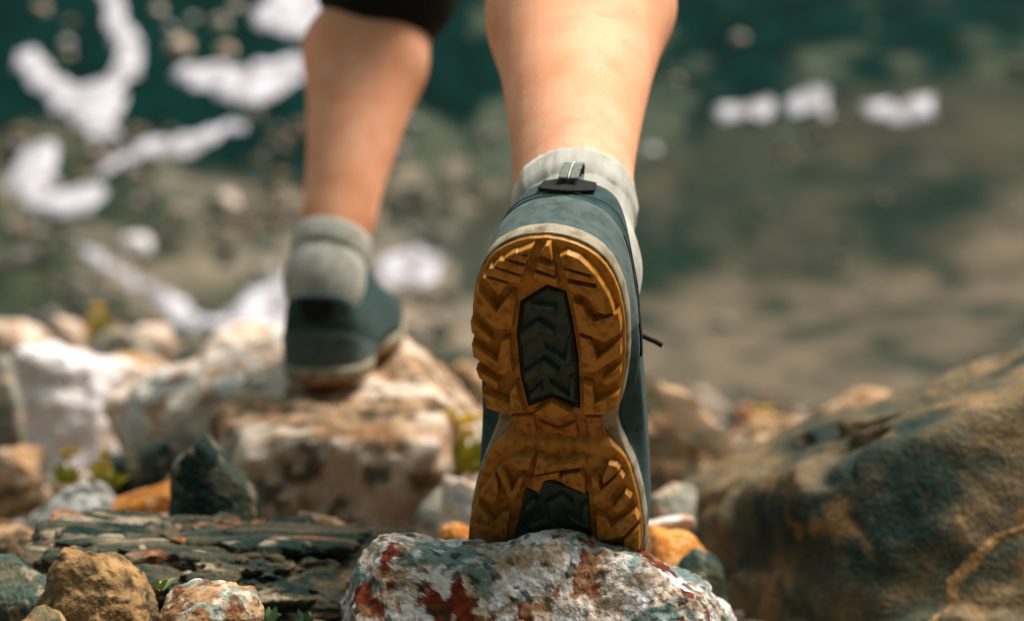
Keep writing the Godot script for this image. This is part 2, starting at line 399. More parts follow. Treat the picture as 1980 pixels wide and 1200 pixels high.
func make_materials() -> void:
	var grain := noise_texture(0.03, [[0.0, gray(0.62)], [0.35, gray(0.85)], [0.6, gray(0.97)], [1.0, gray(1.0)]], 512, 6)
	var grain_n := noise_texture(0.035, [], 512, 6, true, 7.0, FastNoiseLite.TYPE_SIMPLEX, 5)
	M.rock = triplanar(Color.WHITE, 0.88, grain, grain_n, 9.0, 1.0, true)
	M.ground = triplanar(Color.WHITE, 0.95, noise_texture(0.02, [[0.0, gray(0.55)], [0.4, gray(0.85)], [1.0, gray(1.0)]], 512, 6, false, 4.0, FastNoiseLite.TYPE_SIMPLEX, 7), null, 0.35, 1.0, true)
	M.ground.metallic_specular = 0.12
	M.rock.metallic_specular = 0.25
	M.snow = triplanar(Color(0.71, 0.70, 0.74), 0.7, noise_texture(0.02, [[0.0, Color(0.42, 0.41, 0.38)], [0.35, Color(0.78, 0.77, 0.76)], [0.55, Color(0.96, 0.96, 0.97)], [1.0, Color(1, 1, 1)]], 256, 4), null, 0.12, 1.0)
	var dust := noise_texture(0.012, [[0.0, Color(0.66, 0.61, 0.54)], [0.38, Color(0.89, 0.87, 0.83)], [0.55, Color(0.99, 0.98, 0.97)], [1.0, Color(1, 1, 1)]], 512, 6, false, 4.0, FastNoiseLite.TYPE_SIMPLEX, 11)
	var fine_n := noise_texture(0.06, [], 512, 4, true, 4.0, FastNoiseLite.TYPE_SIMPLEX, 12)
	M.rubber = triplanar(Color8(164, 112, 40), 0.45, dust, fine_n, 16.0, 0.35)
	M.rubber_worn = triplanar(Color8(156, 106, 42), 0.5, dust, fine_n, 21.0, 0.35)
	M.black_rubber = triplanar(Color8(42, 60, 55), 0.28, dust, fine_n, 18.0, 0.3)
	M.groove_shade = triplanar(Color8(14, 16, 15), 0.6, dust, fine_n, 18.0, 0.3)  # shade of the groove round the insert, put into the colour
	var dirty := noise_texture(0.01, [[0.0, Color(0.55, 0.48, 0.38)], [0.35, Color(0.80, 0.75, 0.66)], [0.55, Color(0.97, 0.96, 0.93)], [1.0, Color(1, 1, 1)]], 512, 6, false, 4.0, FastNoiseLite.TYPE_SIMPLEX, 14)
	M.foam = triplanar(Color8(140, 135, 120), 0.75, dirty, fine_n, 12.0, 0.3)
	var nap := noise_texture(0.012, [[0.0, Color(0.62, 0.68, 0.68)], [0.4, Color(0.84, 0.87, 0.86)], [0.62, Color(1, 1, 1)], [1.0, Color(1.0, 0.96, 0.88)]], 512, 7, false, 4.0, FastNoiseLite.TYPE_SIMPLEX, 15)
	var nap_n := noise_texture(0.3, [], 512, 2, true, 3.0, FastNoiseLite.TYPE_SIMPLEX, 16)
	M.suede = triplanar(Color8(42, 66, 68), 0.95, nap, nap_n, 14.0, 0.7)
	M.suede_light = triplanar(Color8(76, 90, 91), 0.95, nap, nap_n, 13.0, 0.7)
	for m in [M.suede, M.suede_light]:
		m.rim_enabled = true
		m.rim = 0.35
		m.rim_tint = 0.6
	M.black_cloth = triplanar(Color8(16, 20, 20), 0.9, nap, nap_n, 20.0, 0.6)
	M.webbing = triplanar(Color8(112, 116, 112), 0.85, nap, nap_n, 40.0, 0.8)
	M.webbing_line = triplanar(Color8(214, 214, 206), 0.85, nap, nap_n, 40.0, 0.6)
	M.lace = triplanar(Color8(24, 24, 26), 0.8, nap, nap_n, 40.0, 0.6)
	M.thread = triplanar(Color8(40, 60, 58), 0.9, nap, null, 40.0)
	M.sock = StandardMaterial3D.new()
	M.sock.albedo_color = Color8(190, 192, 190)
	M.sock.roughness = 0.95
	M.sock.metallic_specular = 0.2
	M.sock.rim_enabled = true
	M.sock.rim = 0.4
	M.sock.vertex_color_use_as_albedo = true
	M.sock.uv1_triplanar = true
	M.sock.uv1_scale = Vector3.ONE * 16.0
	M.sock.albedo_texture = noise_texture(0.25, [[0.0, gray(0.86)], [0.5, gray(0.96)], [1.0, gray(1.0)]], 512, 2, false, 4.0, FastNoiseLite.TYPE_SIMPLEX, 21)
	M.sock.normal_enabled = true
	M.sock.normal_texture = nap_n
	M.skin = StandardMaterial3D.new()
	M.skin.albedo_color = Color.WHITE
	M.skin.vertex_color_use_as_albedo = true
	M.skin.roughness = 0.62
	M.skin.metallic_specular = 0.25
	M.skin.subsurf_scatter_enabled = true
	M.skin.subsurf_scatter_strength = 0.12
	M.skin.uv1_triplanar = true
	M.skin.uv1_scale = Vector3.ONE * 14.0
	M.skin.albedo_texture = noise_texture(0.05, [[0.0, Color(0.86, 0.80, 0.76)], [0.45, Color(0.97, 0.95, 0.94)], [1.0, Color(1, 1, 1)]], 512, 5, false, 4.0, FastNoiseLite.TYPE_SIMPLEX, 18)
	M.skin.normal_enabled = true
	M.skin.normal_texture = fine_n
	M.skin.normal_scale = 0.25
	M.leaf = StandardMaterial3D.new()
	M.leaf.vertex_color_use_as_albedo = true
	M.leaf.roughness = 0.6
	M.leaf.backlight_enabled = true
	M.leaf.backlight = Color(0.35, 0.4, 0.15)

# ------------------------------------------------------------------ ground

func height(x: float, z: float) -> float:
	var d := -z
	var y := 0.0
	for i in TERRAIN_D.size() - 1:
		if d <= TERRAIN_D[i + 1] or i == TERRAIN_D.size() - 2:
			y = lerpf(TERRAIN_H[i], TERRAIN_H[i + 1], clampf((d - TERRAIN_D[i]) / (TERRAIN_D[i + 1] - TERRAIN_D[i]), 0.0, 1.0))
			break
	y += 0.2 * exp(-((x + 1.15) ** 2 + (d - 3.2) ** 2) / 1.1)
	y += 0.10 * maxf(0.0, x - 1.5) * smoothstep(4.0, 10.0, d) * (1.0 - smoothstep(14.0, 30.0, d)) + 0.12 * maxf(0.0, minf(x, 40.0) - 6.0) * smoothstep(30.0, 50.0, d)
	y += 0.55 * maxf(0.0, absf(x) - 18.0 - 0.3 * maxf(d, 0.0))  # unseen valley sides, added to keep out light from the low sky
	y += 0.02 * fbm.get_noise_3d(x * 3.0, 0.0, z * 3.0)
	y += 0.25 * smoothstep(20.0, 50.0, d) * fbm.get_noise_3d(x * 0.25, 5.0, z * 0.15)
	# gullies and ribs running down the mountainside
	var run := x + 0.35 * (d - 60.0) * (1.0 if x < -2.0 else -0.5)
	y += 0.45 * smoothstep(52.0, 72.0, d) * (ridged.get_noise_3d(run * 0.055, 9.0, z * 0.02) - 0.2)
	y += 0.2 * smoothstep(52.0, 72.0, d) * fbm.get_noise_3d(x * 0.3, 14.0, z * 0.2)
	return y

# what grows or lies on the ground there: gravel, moraine, turf, scree, dark wooded rock
func cover(x: float, z: float) -> Color:
	var d := -z
	var run := x + 0.45 * (d - 60.0) * (1.0 if x < -2.0 else -0.6)
	var n1 := fbm.get_noise_3d(run * 0.09, 20.0, z * 0.05)
	var n2 := fbm.get_noise_3d(run * 0.34, 31.0, z * 0.16)
	var n3 := fbm.get_noise_3d(x * 2.2, 42.0, z * 2.2)
	var n4 := fbm.get_noise_3d(x * 0.8, 52.0, z * 0.45)
	var gravel := c(150, 128, 104).lerp(c(80, 72, 60), clampf(0.5 + n3 * 1.2, 0.0, 1.0))
	var taupe := c(108, 98, 84).lerp(c(66, 66, 57), clampf(0.42 + n2 * 1.6 + n4, 0.0, 1.0)).lerp(c(44, 56, 48), smoothstep(0.2, 0.5, n4 + n2) * 0.8)
	var turf := c(33, 47, 41).lerp(c(60, 63, 54), clampf(0.4 + n2 * 1.8 + 0.7 * n4, 0.0, 1.0))
	var olive := c(52, 60, 51).lerp(c(76, 73, 62), clampf(0.4 + n2 * 1.6 + 0.7 * n4, 0.0, 1.0))
	var cliff := c(6, 30, 28).lerp(c(12, 44, 40), clampf(0.5 + n4 * 1.6, 0.0, 1.0)).lerp(c(78, 86, 72), smoothstep(0.0, 0.35, n2 + 0.5 * n1 + 0.3 * n4 - 0.02 * (d - 76.0)) * smoothstep(-9.0, -3.0, x) * 0.9)
	var scree := c(116, 110, 98).lerp(c(52, 62, 54), clampf(0.45 + n2 * 1.8 + n4, 0.0, 1.0)).lerp(c(150, 136, 118), smoothstep(0.1, 0.4, n4 + n1))
	var lower := c(66, 70, 56).lerp(c(32, 50, 42), clampf(0.45 + n2 * 2.0, 0.0, 1.0))
	if d < -2.0:
		return gravel.lerp(cliff, smoothstep(-2.0, -9.0, d + 3.0 * n2))  # the added slope behind the camera gets the dark cliff colours
	var col := gravel.lerp(taupe, smoothstep(4.0, 10.0, d + 3.0 * n3))
	# open moraine gives way to turf, higher up to bare slope and dark cliff
	var edge := 57.5 + 0.55 * maxf(0.0, x - 7.0) + 9.0 * n1 + 3.0 * n2
	col = col.lerp(turf, smoothstep(edge - 2.0, edge + 2.0, d))
	col = col.lerp(olive, smoothstep(63.0, 68.0, d + 10.0 * n1 + 4.0 * n4))
	var side := lower.lerp(scree, smoothstep(56.0, 62.0, d + 10.0 * n1 + 1.0 * (x + 9.0)))
	col = col.lerp(side, smoothstep(1.0, -4.0, x + 5.0 * n2) * smoothstep(20.0, 40.0, d))
	col = col.lerp(cliff, smoothstep(71.5, 74.5, d + 7.0 * n1 + 3.0 * n2 + 2.0 * smoothstep(-3.0, -10.0, x)))
	return col

func make_ground() -> void:
	var ds := [-170.0]
	while ds[-1] < 300.0:
		var d: float = ds[-1]
		ds.append(d + (0.08 if d < 5.0 and d > -1.0 else 0.05 + 0.03 * absf(d + 1.0) if d < 0.0 else 0.012 * d + 0.02))
	var cols_n := 170
	var rows := []
	var cols := PackedColorArray()
	for d in ds:
		var half: float = 60.0 + 0.75 * absf(d)
		var row := PackedVector3Array()
		for j in cols_n + 1:
			var s := 2.0 * j / cols_n - 1.0
			var x := half * signf(s) * pow(absf(s), 2.5)
			row.append(Vector3(x, height(x, -d), -d))
			cols.append(cover(x, -d))
		rows.append(row)
	var o := put("ground", grid_mesh(rows, false, false, false, false, cols), M.ground)
	tag(o, "stony mountain ground rising to a dark slope", "ground", "", "structure")

func make_snow() -> void:
	for f in SNOWFIELDS:
		var outline := PackedVector2Array()
		for p in f[1]:
			outline.append(Vector2(p[0], p[1]))
		# the edge, finely divided and uneven
		var edge := PackedVector2Array()
		for i in outline.size():
			var a := outline[i]
			var b := outline[(i + 1) % outline.size()]
			var steps := maxi(3, int(a.distance_to(b) / 0.6))
			for k in steps:
				var q := a.lerp(b, float(k) / steps)
				edge.append(q + Vector2(fbm.get_noise_2d(q.x * 0.9, q.y * 0.5), fbm.get_noise_2d(q.x * 0.9 + 50.0, q.y * 0.5)) * Vector2(0.35, 0.6))
		var box := Rect2(edge[0], Vector2.ZERO)
		for p in edge:
			box = box.expand(p)
		var pts := edge.duplicate()
		var step := maxf(0.35, sqrt(box.get_area() / 900.0))
		var y := box.position.y
		while y < box.end.y:
			var x := box.position.x
			while x < box.end.x:
				var q := Vector2(x + 0.3 * step * sin(y * 9.0), y)
				if Geometry2D.is_point_in_polygon(q, edge):
					pts.append(q)
				x += step
			y += step
		var tri := Geometry2D.triangulate_delaunay(pts)
		var v := PackedVector3Array()
		var mid := Vector2.ZERO
		for p in edge:
			mid += p / edge.size()
		for i in pts.size():
			var p := pts[i]
			var deep := -0.1 if i < edge.size() else 0.22 + 0.10 * fbm.get_noise_2d(p.x, p.y)
			v.append(Vector3(p.x - mid.x, height(p.x, p.y) + deep - height(mid.x, mid.y), p.y - mid.y))
		var idx := PackedInt32Array()
		for i in range(0, tri.size(), 3):
			var m := (pts[tri[i]] + pts[tri[i + 1]] + pts[tri[i + 2]]) / 3.0
			if Geometry2D.is_point_in_polygon(m, edge):
				var n := (v[tri[i + 1]] - v[tri[i]]).cross(v[tri[i + 2]] - v[tri[i]])
				idx.append_array([tri[i], tri[i + 1], tri[i + 2]] if n.y > 0.0 else [tri[i], tri[i + 2], tri[i + 1]])
		if idx.size():
			var o := put("snow_patch", smooth_mesh(v, idx), M.snow, null, Vector3(mid.x, height(mid.x, mid.y), mid.y))
			tag(o, f[0], "snow", "snow patches on the mountainside")

func make_far_boulders() -> void:
	var styles := ["pink", "grey", "white", "cream"]
	for i in FAR_BOULDERS.size():
		var b = FAR_BOULDERS[i]
		var rock := generic_rock(Vector3(b[2], b[2] * 0.8, b[2]), 300 + i, 8.0)
		var o := put("boulder", rock.mesh(self, 10, styles[i % 4], 300 + i, b[2] * 6.0), M.rock, null, Vector3(b[0], height(b[0], b[1]) + 0.3 * b[2], b[1]))
		tag(o, b[3], "boulder", "boulders on the far slope")

# ------------------------------------------------------------------ rocks

class Rock:
	var planes := []
	var k := 9.0
	var rough := 0.05
	var freq := 3.0
	var seed_at := Vector3.ZERO
	var size := 0.1
	var bumps := []
	var strata := []
	var fbm: FastNoiseLite
	var ridged: FastNoiseLite
	func radius(dir: Vector3) -> float:
		var s := 0.0
		for p in planes:
			var t: float = dir.dot(p[0]) / p[1]
			if t > 0.0:
				s += pow(t, k)
		var r := pow(s, -1.0 / k)
		var q := dir * r / size * freq + seed_at
		r *= 1.0 + rough * (1.3 * fbm.get_noise_3dv(q) + 0.5 * (ridged.get_noise_3dv(q * 0.8 + Vector3(9, 9, 9)) - 0.3)) + 0.22 * rough * fbm.get_noise_3dv(q * 5.0)
		for b in strata:
			var f: float = (dir * r).dot(b[0]) * b[1] + 0.8 * fbm.get_noise_3dv(q * 0.7)
			f -= floorf(f)
			r += b[2] * (smoothstep(0.0, 0.85, f) - smoothstep(0.90, 1.0, f))
		for b in bumps:
			r += b[2] * exp(-dir.distance_squared_to(b[0]) / (b[1] * b[1]))
		return r
	func mesh(host, n: int, style: String, seed_: int, unit := 1.0) -> ArrayMesh:
		var v := PackedVector3Array()
		var idx := PackedInt32Array()
		var cols := PackedColorArray()
		var known := {}
		var axes := [[Vector3.RIGHT, Vector3.UP, Vector3.BACK], [Vector3.LEFT, Vector3.UP, Vector3.FORWARD], [Vector3.UP, Vector3.BACK, Vector3.RIGHT], [Vector3.DOWN, Vector3.FORWARD, Vector3.RIGHT], [Vector3.BACK, Vector3.RIGHT, Vector3.UP], [Vector3.FORWARD, Vector3.LEFT, Vector3.UP]]
		for f in axes:
			var at := []
			for i in n + 1:
				for j in n + 1:
					var a := tan((2.0 * i / n - 1.0) * PI / 4.0)
					var b := tan((2.0 * j / n - 1.0) * PI / 4.0)
					var dir: Vector3 = (f[0] + f[1] * a + f[2] * b).normalized()
					var border := i == 0 or j == 0 or i == n or j == n
					var key := Vector3i((dir * 20000.0).round())
					if border and known.has(key):
						at.append(known[key])
						continue
					if border:
						known[key] = v.size()
					at.append(v.size())
					var p := dir * radius(dir)
					v.append(p)
					cols.append(host.paint(style, p / unit, seed_))
			for i in n:
				for j in n:
					var a: int = at[i * (n + 1) + j]
					var b: int = at[(i + 1) * (n + 1) + j]
					var d: int = at[(i + 1) * (n + 1) + j + 1]
					var e: int = at[i * (n + 1) + j + 1]
					idx.append_array([a, b, d, a, d, e])
		# the winding must face outwards
		var m0 := (v[idx[1]] - v[idx[0]]).cross(v[idx[2]] - v[idx[0]])
		if m0.dot(v[idx[0]]) < 0.0:
			for i in range(0, idx.size(), 3):
				var t := idx[i + 1]
				idx[i + 1] = idx[i + 2]
				idx[i + 2] = t
		return host.smooth_mesh(v, idx, cols)

func new_rock(planes: Array, k: float, rough: float, freq: float, seed_: int, size: float) -> Rock:
	var r := Rock.new()
	for p in planes:
		r.planes.append([p[0].normalized(), p[1] / p[0].length()])
	r.k = k
	r.rough = rough
	r.freq = freq
	r.size = size
	r.seed_at = Vector3(seed_ * 7.31, seed_ * 3.17, seed_ * 1.73)
	r.fbm = fbm
	r.ridged = ridged
	return r

func generic_rock(half: Vector3, seed_: int, k: float) -> Rock:
	var rng := RandomNumberGenerator.new()
	rng.seed = seed_
	var planes := [[Vector3.UP, half.y], [Vector3.DOWN, half.y], [Vector3.LEFT, half.x], [Vector3.RIGHT, half.x], [Vector3.BACK, half.z], [Vector3.FORWARD, half.z]]
	for i in 9:
		var n := Vector3(rng.randf_range(-1, 1), rng.randf_range(-0.6, 1), rng.randf_range(-1, 1)).normalized()
		var reach := Vector3(n.x * half.x, n.y * half.y, n.z * half.z).length()
		planes.append([n, reach * rng.randf_range(0.86, 1.06)])
	return new_rock(planes, k, 0.07, 1.6, seed_, maxf(half.x, half.y))

func nz(p: Vector3, f: float, off: float) -> float:
	return fbm.get_noise_3d(p.x * f + off, p.y * f + off * 1.7, p.z * f - off)

# mineral and lichen colours by place in the stone; metres
func paint(style: String, p: Vector3, seed_: int) -> Color:
	var o := seed_ * 3.7
	var mott := clampf(0.5 + 1.1 * nz(p, 22.0, o), 0.0, 1.0)
	var fine := clampf(0.5 + 1.2 * nz(p, 120.0, o + 5.0), 0.0, 1.0)
	match style:
		"lichen":
			var col := c(166, 146, 122).lerp(c(184, 174, 164), mott).lerp(c(120, 98, 74), 0.75 * smoothstep(0.52, 0.75, fine))
			col = col.lerp(c(206, 205, 208), smoothstep(0.05, 0.16, nz(p, 26.0, o + 11.0) + 0.35 * nz(p, 110.0, o)) * 0.95)
			col = col.lerp(c(96, 120, 118), smoothstep(0.12, 0.2, nz(p, 15.0, o + 23.0) + 0.3 * nz(p, 80.0, o)) * 0.9)
			col = col.lerp(c(196, 192, 188), 0.8 * smoothstep(0.22, 0.34, nz(p, 60.0, o + 29.0)))
			col = col.lerp(c(122, 54, 30).lerp(c(92, 44, 28), fine), smoothstep(0.29, 0.33, nz(p, 17.0, o + 37.0) + 0.4 * nz(p, 64.0, o + 4.0)))
			col = col.lerp(c(170, 140, 104), 0.4 * smoothstep(0.32, 0.42, nz(p, 18.0, o + 47.0)))
			return col.lerp(c(46, 50, 44), 0.85 * smoothstep(0.3, 0.38, nz(p, 75.0, o + 53.0)))
		"veined":
			var band := nz(Vector3(p.x * 0.5 + p.y, p.y * 1.6 - p.x * 0.7, p.z * 0.6), 13.0, o)
			var col := c(70, 74, 62).lerp(c(136, 112, 82), clampf(0.45 + 1.0 * band, 0.0, 1.0))
			col = col.lerp(c(38, 52, 47), smoothstep(-0.2, 0.5, nz(p, 6.0, o + 9.0)))
			col = col.lerp(c(150, 112, 70), 0.6 * smoothstep(0.28, 0.5, nz(Vector3(p.x + p.y, p.y - p.x * 0.5, p.z), 15.0, o + 19.0)))
			return col.lerp(c(104, 100, 78), 0.3 * smoothstep(0.2, 0.5, nz(p, 60.0, o)))
		"mount":
			var band := nz(Vector3(p.x * 1.4 + p.y * 1.2, p.y * 0.5, p.z * 0.3), 22.0, o)
			var col := c(180, 150, 120).lerp(c(108, 84, 62), clampf(0.35 + 1.4 * band, 0.0, 1.0))
			col = col.lerp(c(222, 206, 190), smoothstep(-0.05, 0.2, nz(p, 6.0, o + 4.0)) * 0.85)
			col = col.lerp(c(70, 66, 52), 0.85 * smoothstep(0.2, 0.3, nz(p, 20.0, o + 8.0)))
			return col.lerp(c(180, 124, 78), 0.35 * smoothstep(0.2, 0.35, nz(p, 14.0, o + 18.0)))
		"schist":
			var band := nz(Vector3(p.x * 0.25, p.y * 3.0, p.z), 34.0, o)
			var col := c(26, 46, 42).lerp(c(86, 78, 62), clampf(0.4 + 1.6 * band, 0.0, 1.0))
			col = col.lerp(c(160, 146, 126), smoothstep(0.26, 0.46, nz(Vector3(p.x * 0.3, p.y * 2.0, p.z), 30.0, o + 3.0)) * 0.85)
			return col.lerp(c(168, 104, 64), 0.8 * smoothstep(0.34, 0.5, nz(Vector3(p.x * 0.4, p.y * 2.0, p.z), 24.0, o + 7.0)) * 0.9)
		"brown":
			var col := c(150, 116, 78).lerp(c(104, 88, 62), mott)
			col = col.lerp(c(78, 84, 70), 0.7 * smoothstep(0.0, 0.3, nz(p, 12.0, o + 6.0)))
			col = col.lerp(c(184, 146, 98), 0.6 * smoothstep(0.1, 0.35, nz(p, 40.0, o + 9.0)))
			return col.lerp(c(44, 46, 38), 0.8 * smoothstep(0.26, 0.36, nz(Vector3(p.x, p.y * 2.2, p.z), 38.0, o + 2.0)))
		"slate":
			var col := c(52, 76, 70).lerp(c(92, 90, 74), mott)
			col = col.lerp(c(150, 134, 112), 0.7 * smoothstep(0.18, 0.36, nz(Vector3(p.x * 2.0, p.y * 0.6, p.z), 26.0, o + 3.0)))
			return col.lerp(c(30, 48, 44), smoothstep(0.1, 0.3, nz(p, 16.0, o + 8.0)))
		"speckle":
			var col := c(196, 164, 128).lerp(c(140, 104, 74), mott)
			col = col.lerp(c(132, 148, 140), 0.85 * smoothstep(0.1, 0.2, nz(p, 38.0, o + 3.0)))
			col = col.lerp(c(222, 206, 188), 0.7 * smoothstep(0.15, 0.3, nz(p, 60.0, o + 7.0)))
			return col.lerp(c(104, 58, 34), 0.85 * smoothstep(0.22, 0.3, nz(p, 48.0, o + 13.0)))
		"orange":
			return c(224, 150, 72).lerp(c(178, 108, 54), mott).lerp(c(232, 190, 140), 0.6 * smoothstep(0.15, 0.35, nz(p, 40.0, o)))
		"whitespot":
			var col := c(224, 220, 218).lerp(c(196, 190, 182), mott)
			return col.lerp(c(88, 96, 84), 0.85 * smoothstep(0.16, 0.28, nz(p, 30.0, o + 3.0)))
		"white":
			var col := c(236, 232, 234).lerp(c(214, 208, 208), mott)
			return col.lerp(c(196, 160, 128), 0.6 * smoothstep(0.22, 0.42, nz(p, 7.0, o + 3.0)))
		"cream":
			var col := c(236, 224, 214).lerp(c(222, 200, 178), mott)
			col = col.lerp(c(200, 208, 212), 0.7 * smoothstep(0.15, 0.3, nz(p, 12.0, o + 7.0)))
			return col.lerp(c(170, 122, 82), 0.75 * smoothstep(0.26, 0.42, nz(p, 15.0, o + 3.0)))
		"pink":
			return c(222, 202, 188).lerp(c(186, 158, 136), mott)
		"grey":
			return c(150, 148, 136).lerp(c(104, 108, 98), mott).lerp(c(188, 160, 134), 0.7 * smoothstep(0.15, 0.3, nz(p, 30.0, o)))
		"darktop":
			var col := c(76, 70, 54).lerp(c(110, 84, 60), mott)
			return col.lerp(c(190, 160, 130), 0.8 * smoothstep(0.2, 0.36, nz(p, 14.0, o + 3.0)))
		_:
			var col := c(190, 152, 114).lerp(c(136, 106, 78), mott)
			return col.lerp(c(220, 196, 170), 0.6 * smoothstep(0.12, 0.3, nz(p, 26.0, o + 3.0))).lerp(c(82, 74, 58), 0.7 * smoothstep(0.22, 0.34, nz(p, 22.0, o + 9.0)))

func make_main_rocks() -> void:
	# the rock that carries the pushing toe
	var lichen := new_rock([[Vector3(0, 1, 0.12), 0.106], [Vector3(0.425, 0.905, 0), 0.113], [Vector3(0.79, 0.613, 0.1), 0.122], [Vector3(1, -0.05, 0), 0.127], [Vector3(-0.75, 0.66, 0.1), 0.137], [Vector3(-1, 0.1, 0.15), 0.117], [Vector3(0, 0.35, 0.94), 0.084], [Vector3(0, -0.1, 1), 0.094], [Vector3(0, 0.85, -0.53), 0.078], [Vector3(0, 0.2, -1), 0.13], [Vector3(0, -1, 0), 0.07]], 22.0, 0.045, 2.6, 5, 0.12)
	lichen.bumps = [[Vector3(0.13, 0.95, 0.28).normalized(), 0.2, 0.007], [Vector3(-0.6, 0.75, 0.2).normalized(), 0.16, 0.004]]
	var o := put("lichen_rock", lichen.mesh(self, 150, "lichen", 2), M.rock, null, Vector3(0.013, -0.2345, -0.018))
	tag(o, "pale rock covered in white, grey and rust lichen under the toe of the pushing shoe", "rock")
	# the big boulder on the outer side
	var at := Vector3(0.444, -0.244, -0.32)
	var big := new_rock([[Vector3(-0.97, 0.1, 0.22), 0.238], [Vector3(-0.6, 0.8, 0.05), 0.228], [Vector3(-0.36, 0.933, 0), 0.188], [Vector3(0, 1, 0), 0.235], [Vector3(1, 0.2, 0), 0.32], [Vector3(-0.25, 0.42, 0.87), 0.15], [Vector3(-0.1, -0.15, 0.98), 0.17], [Vector3(0.35, 0.3, 0.87), 0.2], [Vector3(0, 0.1, -1), 0.27], [Vector3(0, -1, 0), 0.16], [Vector3(-0.62, 0.35, 0.7), 0.196], [Vector3(0.05, 0.62, 0.78), 0.188]], 30.0, 0.028, 1.6, 6, 0.25)
	big.strata = [[Vector3(-0.40, 0.85, 0.35).normalized(), 8.5, 0.013]]
	var veined := put("veined_boulder", big.mesh(self, 90, "veined", 6), M.rock, null, at)
	tag(veined, "big dark boulder crossed by raised orange veins beside the pushing shoe", "boulder")
	var vein_mat: Material = M.rock
	var veins := [
		[[Vector3(0.2353, -0.2122, -0.1500), Vector3(0.2415, -0.1897, -0.1500), Vector3(0.2478, -0.1757, -0.1600), Vector3(0.2632, -0.1667, -0.1700), Vector3(0.2867, -0.1600, -0.1800), Vector3(0.3070, -0.1535, -0.1900), Vector3(0.3276, -0.1483, -0.2000), Vector3(0.3600, -0.1368, -0.2000)], 0.0050],
	]
	for vein in veins:
		var pts: Array = vein[0]
		var rows := []
		var cols := PackedColorArray()
		var n := 36
		for i in n + 1:
			var f := float(i) / n * (pts.size() - 1)
			var k := mini(int(f), pts.size() - 2)
			var p: Vector3 = pts[k].cubic_interpolate(pts[k + 1], pts[maxi(k - 1, 0)], pts[mini(k + 2, pts.size() - 1)], f - k)
			var q: Vector3 = pts[k + 1] - pts[k]
			p += Vector3(fbm.get_noise_1d(i * 0.4), fbm.get_noise_1d(i * 0.4 + 40.0), 0) * 0.0025
			var dir := (p - at).normalized()
			var across := q.cross(dir).normalized()
			var half: float = vein[1] * (0.8 + 0.4 * fbm.get_noise_1d(i * 0.31 + pts[0].x * 90.0)) * (0.15 + 0.85 * sqrt(sin(PI * clampf(float(i) / n, 0.02, 0.98))))
			var row := PackedVector3Array()
			for j in 5:
				var s := j / 2.0 - 1.0
				var e := (dir * big.radius(dir) + across * s * half).normalized()
				row.append(e * (big.radius(e) + 0.0009 * (1.0 - s * s) - 0.0002))
				cols.append(c(176, 140, 92).lerp(c(126, 92, 56), clampf(0.4 + 1.4 * nz(row[j], 70.0, 3.0), 0.0, 1.0)))
			rows.append(row)
		var m := grid_mesh(rows, false, false, false, true, cols)
		put("vein", m, vein_mat, veined)
	# the brown rock under the leading shoe
	var mount := new_rock([[Vector3(0, 0.98, 0.19), 0.112], [Vector3(0.74, 0.67, 0), 0.116], [Vector3(1, 0, 0.1), 0.104], [Vector3(-0.8, 0.6, 0), 0.165], [Vector3(-1, 0, 0.2), 0.17], [Vector3(0.1, -0.5, 0.87), 0.205], [Vector3(0.3, 0.5, 0.8), 0.285], [Vector3(-0.5, 0.3, 0.8), 0.26], [Vector3(0, -1, 0), 0.12], [Vector3(0, 0.3, -0.95), 0.25]], 20.0, 0.05, 2.8, 9, 0.16)
	o = put("foothold_rock", mount.mesh(self, 80, "mount", 4), M.rock, null, Vector3(-0.14, -0.176, -0.78))
	tag(o, "tan and white rock with a dark undercut carrying the leading shoe", "rock")
	# the dark upright stone
	var spike := new_rock([[Vector3(-1, 0.05, 0.1), 0.031], [Vector3(-0.1, 0.05, 1), 0.025], [Vector3(0, 0, -1), 0.03], [Vector3(-0.6, 0.8, 0.1), 0.0495], [Vector3(0.74, 0.67, 0), 0.034], [Vector3(1, 0, 0), 0.031], [Vector3(0, -1, 0), 0.09], [Vector3(0.45, 0.1, 0.9), 0.026]], 20.0, 0.035, 1.6, 16, 0.05)
	o = put("upright_stone", spike.mesh(self, 40, "slate", 16), M.rock, null, Vector3(-0.217, -0.15, -0.25))
	tag(o, "dark upright stone with a pointed top behind the layered slab", "stone")
	# the layered slab: plates that lie on one another
	var slab := Node3D.new()
	slab.name = numbered("layered_slab")
	add_child(slab)
	slab.position = Vector3(-0.195, -0.245, -0.12)
	slab.rotation_degrees = Vector3(4, 4, -3.5)
	tag(slab, "long dark slab of thin rock layers with orange and cream edges", "rock")
	var body := new_rock([[Vector3(0, 1, 0.08), 0.036], [Vector3(0.15, 1, 0.3), 0.044], [Vector3.DOWN, 0.05], [Vector3(1, 0.3, 0.2), 0.122], [Vector3(-1, 0.25, 0.15), 0.122], [Vector3(0.1, -0.55, 1), 0.062], [Vector3(0, 0, -1), 0.07], [Vector3(0.7, 0, 0.8), 0.095], [Vector3(-0.5, 0.1, 0.85), 0.085]], 14.0, 0.07, 2.4, 61, 0.08)
	body.strata = [[Vector3(0.08, 1, 0.1).normalized(), 55.0, 0.0085], [Vector3(0.0, 1, -0.1).normalized(), 190.0, 0.0010]]
	put("slab_body", body.mesh(self, 100, "schist", 61), M.rock, slab, Vector3(0, 0.055, 0))
	var plates := [[-0.020, 0.090, -0.008, 0.085, 0.005, 0.050], [0.030, 0.096, -0.016, 0.060, 0.004, 0.040]]
